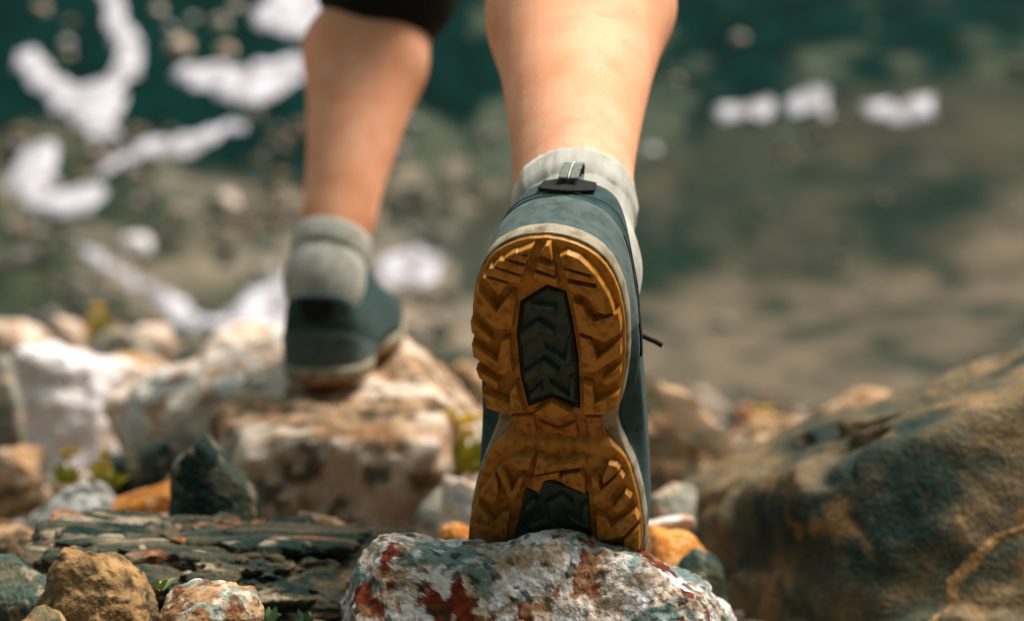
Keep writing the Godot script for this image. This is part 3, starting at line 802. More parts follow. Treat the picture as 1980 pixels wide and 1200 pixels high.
	for i in plates.size():
		var p = plates[i]
		var plate := new_rock([[Vector3.UP, p[4]], [Vector3.DOWN, p[4]], [Vector3(1, 0, 0.2), p[3]], [Vector3(-1, 0.02, 0.15), p[3]], [Vector3(0.1, 0, 1), p[5]], [Vector3(0, 0, -1), p[5]], [Vector3(0.6, 0, 0.8), p[5] * 1.25], [Vector3(-0.5, 0, 0.85), p[5] * 1.1]], 10.0, 0.16, 2.6, 60 + i, 0.07)
		var layer := put("layer", plate.mesh(self, 40, "schist", 60 + i), M.rock, slab, Vector3(p[0], p[1], p[2]))
		layer.rotation_degrees = Vector3(0, 3.0 * sin(i * 2.4), 1.2 * sin(i * 1.7))

func make_stones() -> void:
	for s in STONES:
		var rock := generic_rock(s[4], s[6], s[9])
		var o := put(s[0], rock.mesh(self, s[8], s[7], s[6], 1.0 if s[3].z > -1.5 else 1.6), M.rock, null, s[3])
		o.rotation_degrees = s[5]
		tag(o, s[1], s[2])

func make_pebbles() -> void:
	var rng := RandomNumberGenerator.new()
	rng.seed = 77
	var tones := [c(176, 146, 116), c(120, 100, 78), c(206, 190, 172), c(84, 84, 70), c(196, 128, 70), c(150, 146, 132), c(64, 74, 66), c(222, 210, 198)]
	for kind in 3:
		var shape := generic_rock(Vector3(1.0, 0.62 + 0.1 * kind, 0.85), 900 + kind, 8.0)
		shape.rough = 0.1
		var mesh := shape.mesh(self, 7, "white", 900 + kind, 10.0)
		mesh.surface_set_material(0, M.rock)
		var mm := MultiMesh.new()
		mm.transform_format = MultiMesh.TRANSFORM_3D
		mm.use_colors = true
		mm.mesh = mesh
		mm.instance_count = 2600
		for i in mm.instance_count:
			var d := pow(rng.randf(), 1.9) * 9.0 - 0.1
			var x := rng.randf_range(-1.0, 1.0) * (0.5 + 0.36 * (d + 1.0))
			var r := 0.004 + 0.018 * pow(rng.randf(), 2.5) * (1.0 + 0.35 * d)
			var b := Basis.from_euler(Vector3(rng.randf_range(-0.5, 0.5), rng.randf() * TAU, rng.randf_range(-0.5, 0.5))).scaled(Vector3.ONE * r)
			mm.set_instance_transform(i, Transform3D(b, Vector3(x, height(x, -d) + r * 0.3, -d)))
			var t: Color = tones[rng.randi() % tones.size()]
			mm.set_instance_color(i, t * rng.randf_range(0.8, 1.15))
		var o := MultiMeshInstance3D.new()
		o.name = numbered("gravel")
		o.multimesh = mm
		add_child(o)
		tag(o, ["loose brown and grey gravel lying between the rocks", "rounded pebble gravel scattered between the rocks", "angular stone chips scattered between the rocks"][kind], "gravel", "", "stuff")

func x_right(p: Vector3) -> bool:
	return p.x > -0.5

func make_scree() -> void:
	var rng := RandomNumberGenerator.new()
	rng.seed = 51
	var tones := [c(132, 126, 114), c(100, 98, 86), c(168, 164, 158), c(60, 74, 66), c(140, 124, 106), c(116, 114, 104), c(40, 58, 52)]
	for kind in 2:
		var shape := generic_rock(Vector3(1.0, 0.7, 0.85), 950 + kind, 8.0)
		shape.rough = 0.1
		var mesh := shape.mesh(self, 5, "white", 950 + kind, 10.0)
		mesh.surface_set_material(0, M.rock)
		var places := []
		while places.size() < 1700:
			var d := lerpf(6.0, 74.0, pow(rng.randf(), 0.8))
			var x := rng.randf_range(-1.0, 1.0) * (1.0 + 0.36 * (d + 1.0))
			if fbm.get_noise_2d(x * 0.25 + 30.0, d * 0.12) + 0.28 * smoothstep(0.0, -5.0, x) < rng.randf_range(0.1, 0.5):
				continue
			var on_snow := x > -0.5 and rng.randf() > 0.2
			for f in SNOWFIELDS:
				var outline := PackedVector2Array()
				for q in f[1]:
					outline.append(Vector2(q[0], q[1]))
				on_snow = on_snow or Geometry2D.is_point_in_polygon(Vector2(x, -d), outline)
			if on_snow:
				continue
			places.append(Vector3(x, 0.0, -d))
		var mm := MultiMesh.new()
		mm.transform_format = MultiMesh.TRANSFORM_3D
		mm.use_colors = true
		mm.mesh = mesh
		mm.instance_count = places.size()
		for i in places.size():
			var p: Vector3 = places[i]
			var r := (0.0012 + 0.006 * pow(rng.randf(), 4.0)) * (0.55 if x_right(p) else 1.0) * (1.0 - p.z)
			p.y = height(p.x, p.z) + r * 0.2
			mm.set_instance_transform(i, Transform3D(Basis.from_euler(Vector3(rng.randf_range(-0.5, 0.5), rng.randf() * TAU, 0.0)).scaled(Vector3.ONE * r), p))
			var t: Color = tones[rng.randi() % tones.size()]
			mm.set_instance_color(i, t * rng.randf_range(0.8, 1.15))
		var o := MultiMeshInstance3D.new()
		o.name = numbered("scree")
		o.multimesh = mm
		add_child(o)
		tag(o, ["grey and tan scree strewn over the slope beyond the rocks", "pale broken scree strewn over the slope beyond the rocks"][kind], "scree", "", "stuff")

# ------------------------------------------------------------------ plants

func blade(v: PackedVector3Array, idx: PackedInt32Array, cols: PackedColorArray, root: Vector3, dir: Vector3, length: float, width: float, droop: float, col: Color) -> void:
	var side := dir.cross(Vector3(0.3, 0.2, 1.0)).normalized()
	var at := v.size()
	for i in 5:
		var f := i / 4.0
		var p := root + dir * length * f + Vector3.DOWN * droop * length * f * f
		var w := width * (0.35 + 1.3 * f) * (1.0 - f) * 1.6 + 0.0002
		var lift := dir.cross(side) * w * 0.4
		v.append_array([p - side * w + lift, p, p + side * w + lift])
		for k in 3:
			cols.append(col)
	for i in 4:
		for k in 2:
			var a := at + i * 3 + k
			idx.append_array([a, a + 1, a + 3, a + 1, a + 4, a + 3])

func tuft(called: String, label: String, category: String, at: Vector3, size: float, count: int, leaf_a: Color, leaf_b: Color, broad: float, bloom: Color, blooms: int, seed_: int) -> void:
	var rng := RandomNumberGenerator.new()
	rng.seed = seed_
	var node := Node3D.new()
	node.name = numbered(called)
	node.position = at
	add_child(node)
	tag(node, label, category)
	var v := PackedVector3Array()
	var idx := PackedInt32Array()
	var cols := PackedColorArray()
	for i in count:
		var a := rng.randf() * TAU
		var tilt := rng.randf_range(0.1, 0.9)
		blade(v, idx, cols, Vector3(cos(a), 0, sin(a)) * size * 0.2 * rng.randf(), Vector3(cos(a) * tilt, 1, sin(a) * tilt).normalized(), size * rng.randf_range(0.5, 1.0), size * broad, rng.randf_range(0.1, 0.5), leaf_a.lerp(leaf_b, rng.randf()))
	put("leaves", smooth_mesh(v, idx, cols), M.leaf, node)
	for i in blooms:
		var a := rng.randf() * TAU
		var p := Vector3(cos(a) * rng.randf() * 0.45, rng.randf_range(0.6, 1.05), sin(a) * rng.randf() * 0.45) * size
		var fv := PackedVector3Array()
		var fi := PackedInt32Array()
		var fc := PackedColorArray()
		for k in 6:
			var b := TAU * k / 6.0
			blade(fv, fi, fc, p, Vector3(cos(b), 0.5, sin(b)).normalized(), size * 0.16, size * 0.05, 0.2, bloom * rng.randf_range(0.85, 1.1))
		put("flower", smooth_mesh(fv, fi, fc), M.leaf, node)

func make_plants() -> void:
	var yellow := c(226, 190, 40)
	tuft("yellow_tuft", "small yellow flowering tuft behind the lichen spotted boulder", "plant", Vector3(-0.3912, -0.1528, -0.5200), 0.030, 34, c(150, 150, 50), c(190, 170, 60), 0.06, yellow, 9, 1)
	tuft("yellow_tuft", "olive and yellow moss tuft beside the pale wedge stone", "plant", Vector3(-0.3660, -0.1628, -0.5500), 0.034, 44, c(120, 120, 30), c(180, 160, 40), 0.07, yellow, 8, 2)
	tuft("yellow_tuft", "lone yellow tuft on the gravel bank below the snow chute", "plant", Vector3(-0.8280, -0.0517, -2.4500), 0.06, 40, c(150, 146, 50), c(180, 164, 50), 0.07, yellow, 10, 3)
	tuft("yellow_tuft", "yellow moss tuft in the gap between the two shoes", "plant", Vector3(-0.0408, -0.1531, -0.6200), 0.055, 60, c(110, 120, 30), c(190, 170, 40), 0.07, yellow, 12, 4)
	tuft("yellow_tuft", "pale yellow grass tuft in the gap beside the big veined boulder", "plant", Vector3(0.4010, -0.2025, -1.7000), 0.05, 50, c(180, 170, 90), c(200, 186, 110), 0.05, c(220, 200, 90), 6, 5)
	tuft("green_sprig", "curled green sprig growing behind the speckled stone", "plant", Vector3(-0.2055, -0.1620, 0.0000), 0.014, 5, c(120, 140, 84), c(150, 160, 100), 0.12, yellow, 0, 6)
	tuft("green_sprig", "small leafy sprig in the dark gap beside the lichen rock", "plant", Vector3(-0.1453, -0.1851, -0.0200), 0.018, 8, c(90, 120, 90), c(130, 150, 110), 0.14, yellow, 0, 7)
	tuft("green_sprig", "low dark leafy sprig next to the lichen rock", "plant", Vector3(-0.1248, -0.1903, -0.0400), 0.014, 10, c(40, 80, 60), c(80, 110, 80), 0.16, yellow, 0, 8)

# ------------------------------------------------------------------ hiker

# distance field of tapered bones, joined smoothly, meshed as surface nets
func bone_field(p: Vector3, bones: Array, k: float) -> float:
	var d := 10.0
	for b in bones:
		var a: Vector3 = b[0]
		var ab: Vector3 = b[4]
		var t := clampf((p - a).dot(ab) * b[5], 0.0, 1.0)
		var e := p.distance_to(a + ab * t) - lerpf(b[2], b[3], t)
		if e < d + k:
			var m := maxf(k - absf(d - e), 0.0) / k
			d = minf(d, e) - m * m * k * 0.25
	return d

func nets(bones: Array, cell: float, k: float, clips: Array, paint_skin: bool) -> ArrayMesh:
	for b in bones:
		b.append(b[1] - b[0])
		b.append(1.0 / maxf(1e-8, (b[1] - b[0]).length_squared()))
	var lo := Vector3.INF
	var hi := -Vector3.INF
	for b in bones:
		var m := Vector3.ONE * (maxf(b[2], b[3]) + 3.0 * cell)
		lo = lo.min(b[0] - m).min(b[1] - m)
		hi = hi.max(b[0] + m).max(b[1] + m)
	var n := Vector3i(((hi - lo) / cell).ceil()) + Vector3i.ONE
	var f := PackedFloat32Array()
	f.resize(n.x * n.y * n.z)
	f.fill(9.0)
	var field := func(p: Vector3) -> float:
		var d := bone_field(p, bones, k)
		for cl in clips:
			d = maxf(d, (p - cl[0]).dot(cl[1]))
		return d
	for b in bones:
		var m := Vector3.ONE * (maxf(b[2], b[3]) + 2.0 * cell)
		var i0 := Vector3i(((b[0].min(b[1]) - m - lo) / cell).floor())
		var i1 := Vector3i(((b[0].max(b[1]) + m - lo) / cell).ceil())
		for z in range(maxi(i0.z, 0), mini(i1.z + 1, n.z)):
			for y in range(maxi(i0.y, 0), mini(i1.y + 1, n.y)):
				for x in range(maxi(i0.x, 0), mini(i1.x + 1, n.x)):
					var at := x + n.x * (y + n.y * z)
					if f[at] == 9.0:
						var p := lo + Vector3(x, y, z) * cell
						var a: Vector3 = b[0]
						var t := clampf((p - a).dot(b[4]) * b[5], 0.0, 1.0)
						var e := p.distance_to(a + b[4] * t) - lerpf(b[2], b[3], t)
						if e < 2.5 * cell:
							f[at] = field.call(p)
	var vert := {}
	var v := PackedVector3Array()
	var corners := [0, 1, n.x, n.x + 1, n.x * n.y, n.x * n.y + 1, n.x * n.y + n.x, n.x * n.y + n.x + 1]
	var edges := [[0, 1], [2, 3], [4, 5], [6, 7], [0, 2], [1, 3], [4, 6], [5, 7], [0, 4], [1, 5], [2, 6], [3, 7]]
	for z in n.z - 1:
		for y in n.y - 1:
			for x in n.x - 1:
				var at := x + n.x * (y + n.y * z)
				var inside := 0
				var far := 0
				for q in corners:
					var e := f[at + q]
					if e < 0.0:
						inside += 1
					if e > 8.0:
						far += 1
				if inside == 0 or inside == 8:
					continue
				var sum := Vector3.ZERO
				var cnt := 0
				for e in edges:
					var a := f[at + corners[e[0]]]
					var b := f[at + corners[e[1]]]
					if (a < 0.0) != (b < 0.0):
						var t := a / (a - b)
						var pa := Vector3(e[0] & 1, (e[0] >> 1) & 1, e[0] >> 2)
						var pb := Vector3(e[1] & 1, (e[1] >> 1) & 1, e[1] >> 2)
						sum += pa.lerp(pb, t)
						cnt += 1
				vert[at] = v.size()
				v.append(lo + (Vector3(x, y, z) + sum / cnt) * cell)
	var idx := PackedInt32Array()
	var step := [1, n.x, n.x * n.y]
	for at in vert:
		for ax in 3:
			var a: float = f[at]
			var b: float = f[at + step[ax]]
			if (a < 0.0) == (b < 0.0):
				continue
			var s1: int = step[(ax + 1) % 3]
			var s2: int = step[(ax + 2) % 3]
			if not (vert.has(at - s1) and vert.has(at - s2) and vert.has(at - s1 - s2)):
				continue
			var q := [vert[at], vert[at - s1], vert[at - s1 - s2], vert[at - s2]]
			if a < 0.0:
				idx.append_array([q[0], q[1], q[2], q[0], q[2], q[3]])
			else:
				idx.append_array([q[0], q[2], q[1], q[0], q[3], q[2]])
	var cols := PackedColorArray()
	for i in v.size():
		var p := v[i]
		if clips.is_empty():
			for pass_ in 2:
				var e: float = field.call(p)
				var g := Vector3(field.call(p + Vector3(0.002, 0, 0)) - e, field.call(p + Vector3(0, 0.002, 0)) - e, field.call(p + Vector3(0, 0, 0.002)) - e)
				if g.length_squared() > 1e-12:
					p -= g.normalized() * clampf(e, -cell, cell)
			v[i] = p
		if not paint_skin:
			cols.append(c(250, 248, 242).lerp(c(214, 208, 196), clampf(0.4 + 1.2 * nz(p, 40.0, 6.0), 0.0, 1.0)))
		else:
			var m := clampf(0.5 + 0.9 * nz(p, 14.0, 3.0), 0.0, 1.0)
			var col := c(226, 162, 124).lerp(c(240, 184, 154), m)
			col = col.lerp(c(222, 140, 104), 0.35 * smoothstep(0.1, 0.4, nz(p, 32.0, 13.0)))
			cols.append(col)
	return smooth_mesh(v, idx, cols)

# sole edges at a distance from the heel (metres in, metres out)
func sole_edge(l: float, table: Array = SOLE) -> Vector2:
	var mm := l * 1000.0
	for i in table.size() - 1:
		if mm <= table[i + 1][0] or i == table.size() - 2:
			var a = table[i]
			var b = table[i + 1]
			var t := clampf((mm - a[0]) / (b[0] - a[0]), 0.0, 1.0)
			return Vector2(lerpf(a[1], b[1], t), lerpf(a[2], b[2], t)) * 0.001
	return Vector2.ZERO

# the flexed shoe: across, up from the tread, forward from the heel
var flex_from := 0.195
var flex_radius := 0.065
var flex_most := 1.0
var mirror := 1.0
func shoe_at(u: float, w: float, l: float) -> Vector3:
	if l <= flex_from:
		return Vector3(u * mirror, w, -l)
	var b := minf((l - flex_from) / flex_radius, flex_most)
	var rest := l - flex_from - b * flex_radius
	var y := flex_radius * (1.0 - cos(b)) + rest * sin(b)
	var z := flex_from + flex_radius * sin(b) + rest * cos(b)
	return Vector3(u * mirror, y + w * cos(b), -z + w * sin(b))

# an extruded outline with chamfered rim; w0 faces the ground
func block(outline: Array, w0: float, w1: float, chamfer := 0.0006, draft := 0.0005) -> ArrayMesh:
	var pts := PackedVector2Array()
	for p in outline:
		pts.append(Vector2(p[0], p[1]) * 0.001)
	var n := pts.size()
	var rows := []
	for ring in [[w1, draft], [w0 + chamfer, 0.0], [w0, -chamfer]]:
		var row := PackedVector3Array()
		for i in n:
			var a := pts[(i + n - 1) % n]
			var b := pts[i]
			var d := pts[(i + 1) % n]
			var n1 := (b - a).normalized()
			var n2 := (d - b).normalized()
			n1 = Vector2(n1.y, -n1.x)
			n2 = Vector2(n2.y, -n2.x)
			var m := (n1 + n2)
			m = m / maxf(0.35, m.length_squared() * 0.5)
			var q: Vector2 = b + m * ring[1]
			row.append(shoe_at(q.x, ring[0], q.y))
		rows.append(row)
	var v := PackedVector3Array()
	var idx := PackedInt32Array()
	for r in rows:
		v.append_array(r)
	for k in 2:
		for i in n:
			var j := (i + 1) % n
			idx.append_array([k * n + i, (k + 1) * n + i, k * n + j, k * n + j, (k + 1) * n + i, (k + 1) * n + j])
	var tri := Geometry2D.triangulate_polygon(pts)
	for i in range(0, tri.size(), 3):
		var a := pts[tri[i]]
		var b := pts[tri[i + 1]]
		var d := pts[tri[i + 2]]
		var ccw := (b - a).cross(d - a) > 0.0
		idx.append_array([2 * n + tri[i], 2 * n + tri[i + 2 if not ccw else i + 1], 2 * n + tri[i + 1 if not ccw else i + 2]])
	if mirror < 0.0:
		for i in range(0, idx.size(), 3):
			var t := idx[i + 1]
			idx[i + 1] = idx[i + 2]
			idx[i + 2] = t
	# sides seen from outside
	return flat_mesh(v, idx)

# a plate of the sole between two distances, its edges moved out by «grow»; w_low and w_high by distance
func plate(l0: float, l1: float, grow: float, w_low: Callable, w_high: Callable, squeeze: Callable, steps := 60, bulge := 0.0) -> ArrayMesh:
	var rows := []
	for i in steps + 1:
		var f := 0.5 - 0.5 * cos(PI * i / steps)
		var l := lerpf(l0, l1, f)
		var e := sole_edge(clampf(l, 0.0002, 0.2978))
		var mid := (e.x + e.y) * 0.5
		var half: float = (e.y - e.x) * 0.5 * squeeze.call(l) + grow
		var lo: float = w_low.call(l)
		var hi: float = w_high.call(l)
		var b := minf(0.0012, half * 0.3)
		var place := l
		if l0 <= 0.0:
			place = lerpf(l - grow, l, smoothstep(0.0, 0.05, l))
		if l1 >= 0.298:
			place = lerpf(place, place + grow, smoothstep(0.25, 0.298, l))
		var ring := PackedVector3Array()
		for q in [[-half + b, lo], [0.0, lo], [half - b, lo], [half, lo + b], [half + bulge, lerpf(lo, hi, 0.5)], [half, hi], [0.0, hi], [-half, hi], [-half - bulge, lerpf(lo, hi, 0.5)], [-half, lo + b]]:
			ring.append(shoe_at(mid + q[0], q[1], place))
		rows.append(ring)
	return grid_mesh(rows, true, true, true, mirror < 0.0)

func curve_at(table: Array, x: float) -> float:
	for i in table.size() - 1:
		if x <= table[i + 1][0]:
			var t := clampf((x - table[i][0]) / (table[i + 1][0] - table[i][0]), 0.0, 1.0)
			return lerpf(table[i][1], table[i + 1][1], t)
	return table[-1][1]

# the upper: s runs from the heel (0) to the toe (1) on the outer side, to -1 on the inner side; t from the sole to the collar
const UPPER = [[0, 0, 0], [1, -9, 8], [3, -16, 15], [6, -22, 21.5], [10, -28, 27], [15, -32.5, 31.5], [22, -36.5, 35.5], [30, -39, 38.5], [50, -42, 43], [70, -44, 45.5], [95, -45, 47], [125, -46, 49], [155, -49, 51], [180, -51, 52], [205, -51.5, 51], [225, -49.5, 48], [240, -46.5, 43], [255, -41.5, 36.5], [268, -35, 29], [279, -28, 22], [288, -20, 14], [294, -12.5, 7], [298, -3, -2]]
func upper_at(s: float, t: float, off := 0.0) -> Vector3:
	var l0 := 0.2975 * (0.5 - 0.5 * cos(PI * clampf(absf(s), 0.0, 1.0)))
	var e := sole_edge(clampf(l0, 0.0004, 0.2978)).lerp(sole_edge(clampf(l0, 0.0004, 0.2978), UPPER), smoothstep(-0.02, 0.2, t))
	var mid := (sole_edge(clampf(l0, 0.02, 0.28)).x + sole_edge(clampf(l0, 0.02, 0.28)).y) * 0.5
	var half := (e.y - mid) if s > 0.0 else (mid - e.x)
	var collar := curve_at([[0.0, 0.090], [0.008, 0.089], [0.03, 0.080], [0.06, 0.073], [0.1, 0.073], [0.15, 0.086], [0.2, 0.096], [0.3, 0.1]], l0)
	var w := lerpf(0.0192, collar, t)
	var front := curve_at([[0.024, 0.292], [0.035, 0.296], [0.045, 0.286], [0.055, 0.262], [0.065, 0.228], [0.075, 0.198], [0.085, 0.178], [0.1, 0.165]], w)
	var heel := curve_at([[0.024, 0.0035], [0.045, 0.001], [0.065, 0.001], [0.09, 0.004]], w)
	var l := lerpf(heel, front, l0 / 0.2975) - off * cos(PI * absf(s)) * (1.0 if absf(s) < 0.25 or absf(s) > 0.75 else 0.3)
	var fore := smoothstep(0.08, 0.2, l0)
	var scale_u := 0.98 + 0.05 * sin(PI * clampf(t, 0.0, 1.0)) - lerpf(0.17, 0.42, fore) * pow(maxf(t, 0.0), 2.0)
	var u := mid + signf(s) * (half * scale_u + off * clampf(half / 0.02, 0.0, 1.0))
	return shoe_at(u, w, l)

func upper_patch(s0: float, s1: float, low: Callable, high: Callable, off: float, ns := 24, nt := 8) -> ArrayMesh:
	var rows := []
	for j in nt + 3:
		var row := PackedVector3Array()
		for i in ns + 3:
			var fi := clampf((i - 1.0) / ns, 0.0, 1.0)
			var fj := clampf((j - 1.0) / nt, 0.0, 1.0)
			var s := lerpf(s0, s1, fi)
			var rim := i == 0 or i == ns + 2 or j == 0 or j == nt + 2
			row.append(upper_at(s, lerpf(low.call(s), high.call(s), fj), 0.0 if rim else off))
		rows.append(row)
	return grid_mesh(rows, false, false, false, mirror > 0.0)

func make_shoe(parent: Node3D, called: String, tread: bool, suede: Material, counter: Material) -> Node3D:
	var shoe := Node3D.new()
	shoe.name = called
	parent.add_child(shoe, true)
	var one := func(_l: float) -> float: return 1.0
	# outsole: heel plate, recessed arch, forefoot plate
	put("heel_plate", plate(0.0, 0.1035, 0.0, func(_l): return 0.0056, func(_l): return 0.0098, one), M.rubber, shoe)
	put("arch_plate", plate(0.098, 0.132, 0.0, func(_l): return 0.0118, func(_l): return 0.0150, func(l): return lerpf(0.93, 0.78, sin(PI * clampf((l - 0.098) / 0.034, 0, 1))), 24), M.rubber_worn, shoe)
	put("forefoot_plate", plate(0.1215, 0.298, 0.0, func(l): return lerpf(0.0122, 0.0055, smoothstep(0.1225, 0.130, l)), func(_l): return 0.0135, func(l): return lerpf(0.82, 1.0, smoothstep(0.1215, 0.136, l)), 80), M.rubber, shoe)
	var mid_low := func(l: float) -> float: return lerpf(0.0098, 0.0140, smoothstep(0.1, 0.106, l) * (1.0 - smoothstep(0.122, 0.134, l)))
	put("midsole", plate(0.0, 0.298, 0.0012, mid_low, func(l): return lerpf(0.0212, 0.0230, l / 0.3), one, 90, 0.0008), M.foam, shoe)
	if tread:
		for p in HEEL_LUGS:
			put("lug", block(p, -0.0018, 0.0058, 0.0004, 0.0003), M.rubber, shoe)
		for p in FORE_LUGS:
			put("lug", block(p, -0.0018, 0.0060, 0.0004, 0.0003), M.rubber_worn, shoe)
		for p in ARCH_PADS:
			put("arch_pad", block(p, 0.0094, 0.0119), M.rubber_worn, shoe)
		put("insert_groove_shade", block(HEEL_GROOVE[0], 0.0047, 0.0056, 0.0003), M.groove_shade, shoe)  # near-black plate paints the shade of the deep groove round the insert
		put("insert", block(HEEL_INSERT[0], 0.0031, 0.0054), M.black_rubber, shoe)
		for p in INSERT_RIDGES:
			put("insert_ridge", block(p, -0.0012, 0.0034, 0.0007, 0.0010), M.black_rubber, shoe)
		put("insert", block(FORE_INSERT[0], 0.0031, 0.0058), M.black_rubber, shoe)
		for p in FORE_RIDGES:
			put("insert_ridge", block(p, -0.0010, 0.0034, 0.0007, 0.0010), M.black_rubber, shoe)
	# upper shell with a rolled collar and a lining inside
	var rows := []
	var n := 96
	for j in 23:
		var row := PackedVector3Array()
		for i in n:
			var s := 2.0 * i / n - 1.0
			if j <= 18:
				var t := j / 18.0
				row.append(upper_at(s, t, 0.0012 * smoothstep(0.75, 1.0, t)))
			else:
				row.append(upper_at(s, [1.02, 1.0, 0.9, 0.7][j - 19], [-0.0012, -0.0032, -0.005, -0.006][j - 19]))
		rows.append(row)
	put("upper", grid_mesh(rows, true, false, false, mirror > 0.0), suede, shoe)
	put("heel_counter", upper_patch(-0.33, 0.30, func(_s): return 0.0, func(s): return 0.56 - 0.9 * s * s * 4.0 if absf(s) < 0.34 else 0.05, 0.0014, 40, 10), counter, shoe)
	put("heel_tab", upper_patch(-0.07, 0.07, func(s): return 0.66 + 30.0 * s * s, func(_s): return 1.0, 0.0022, 24, 6), M.black_cloth, shoe)
	put("side_stripe", upper_patch(0.17, 0.35, func(s): return 0.50 - 1.6 * (s - 0.15), func(s): return 0.54 - 1.45 * (s - 0.15) + 0.5 * maxf(0.0, 0.08 - absf(s - 0.3)), 0.0016, 30, 4), M.black_cloth, shoe)
	put("side_panel", upper_patch(0.26, 0.62, func(s): return 0.04, func(s): return 0.42 - 1.5 * (s - 0.15) + 0.35 * (s - 0.26), 0.0012, 30, 6), M.suede, shoe)
	put("toe_cap", upper_patch(0.74, 1.0, func(_s): return 0.0, func(_s): return 0.34, 0.0015, 24, 6), M.suede, shoe)
	put("toe_cap", upper_patch(-1.0, -0.74, func(_s): return 0.0, func(_s): return 0.34, 0.0015, 24, 6), M.suede, shoe)
	# stitched lines
	for line in [[[0.06, 0.66], [0.11, 0.69], [0.18, 0.66], [0.26, 0.58], [0.30, 0.50], [0.27, 0.47], [0.20, 0.55]], [[-0.32, 0.62], [-0.22, 0.68], [-0.10, 0.70], [0.0, 0.70], [0.06, 0.66]], [[-0.36, 0.30], [-0.26, 0.50], [-0.12, 0.60], [0.0, 0.62]]]:
		var path := []
		for i in 33:
			var f: float = i / 32.0 * (line.size() - 1)
			var k := mini(int(f), line.size() - 2)
			var q := Vector2(line[k][0], line[k][1]).cubic_interpolate(Vector2(line[k + 1][0], line[k + 1][1]), Vector2(line[maxi(k - 1, 0)][0], line[maxi(k - 1, 0)][1]), Vector2(line[mini(k + 2, line.size() - 1)][0], line[mini(k + 2, line.size() - 1)][1]), f - k)
			path.append(upper_at(q.x, q.y, 0.0008))
		put("stitching", tube(path, 0.00035, 6), M.thread, shoe)
	# pull loop at the heel: two webbing straps and a pale line between
	for strap in [] if not tread else [[-0.0028, 0.0024, M.webbing], [0.0030, 0.0024, M.webbing], [0.0001, 0.0004, M.webbing_line]]:
		var prow := []
		for q in [[0.080, -0.0032], [0.090, -0.0042], [0.098, -0.0040], [0.104, -0.0022], [0.1055, 0.0010], [0.1035, 0.0042], [0.097, 0.0056], [0.088, 0.0060]]:
			var bow: float = 0.0005 if strap[1] < 0.001 else 0.0
			var x0: float = strap[0] * 1.15
			prow.append(PackedVector3Array([shoe_at(x0 - strap[1], q[0] + bow, q[1] - bow), shoe_at(x0 + strap[1], q[0] + bow, q[1] - bow), shoe_at(x0 + strap[1], q[0] - 0.0008, q[1] + 0.0008), shoe_at(x0 - strap[1], q[0] - 0.0008, q[1] + 0.0008)]))
		put("pull_loop", grid_mesh(prow, true, true, true), strap[2], shoe)
	# tongue and laces over the instep
	var trow := []
	for i in 13:
		var f := i / 12.0
		var l := lerpf(0.205, 0.135, f)
		var w := lerpf(0.070, 0.112, f)
		var row := PackedVector3Array()
		for j in 9:
			var s := j / 4.0 - 1.0
			row.append(shoe_at(s * 0.026, w - 0.008 * s * s, l))
		trow.append(row)
	put("tongue", grid_mesh(trow, false, false, false, mirror < 0.0), M.suede, shoe)
	for k in 5:
		var f := k / 4.0
		var path := []
		for j in 9:
			var s := j / 4.0 - 1.0
			path.append(shoe_at(s * 0.026, lerpf(0.072, 0.108, f) - 0.007 * s * s + 0.003, lerpf(0.207, 0.148, f)))
		put("lace", tube(path, 0.0018, 6), M.lace, shoe)
	return shoe

# knitted tube round the ankle; path of [centre, radius]
func make_cuff(parent: Node3D, path: Array, back: Vector3) -> void:
	var rows := []
	var cols := PackedColorArray()
	var sides := 160
	for i in path.size():
		var p: Vector3 = path[i][0]
		var t: Vector3 = (path[mini(i + 1, path.size() - 1)][0] - path[maxi(i - 1, 0)][0]).normalized()
		var b := (back - t * back.dot(t)).normalized()
		var side := b.cross(t)
		var row := PackedVector3Array()
		for k in sides:
			var a := TAU * k / sides
			var r: float = path[i][1] + 0.00014 * cos(a * 40.0) + 0.0014 * nz(Vector3(cos(a), sin(a), i * 0.12), 2.0, 4.0)
			row.append(p + b * cos(a) * r * 1.06 + side * sin(a) * r)
			cols.append(c(250, 248, 242).lerp(c(214, 208, 196), clampf(0.4 + 1.2 * nz(row[k], 40.0, 6.0), 0.0, 1.0)))
		rows.append(row)
	put("cuff", grid_mesh(rows, true, false, false, false, cols), M.sock, parent)

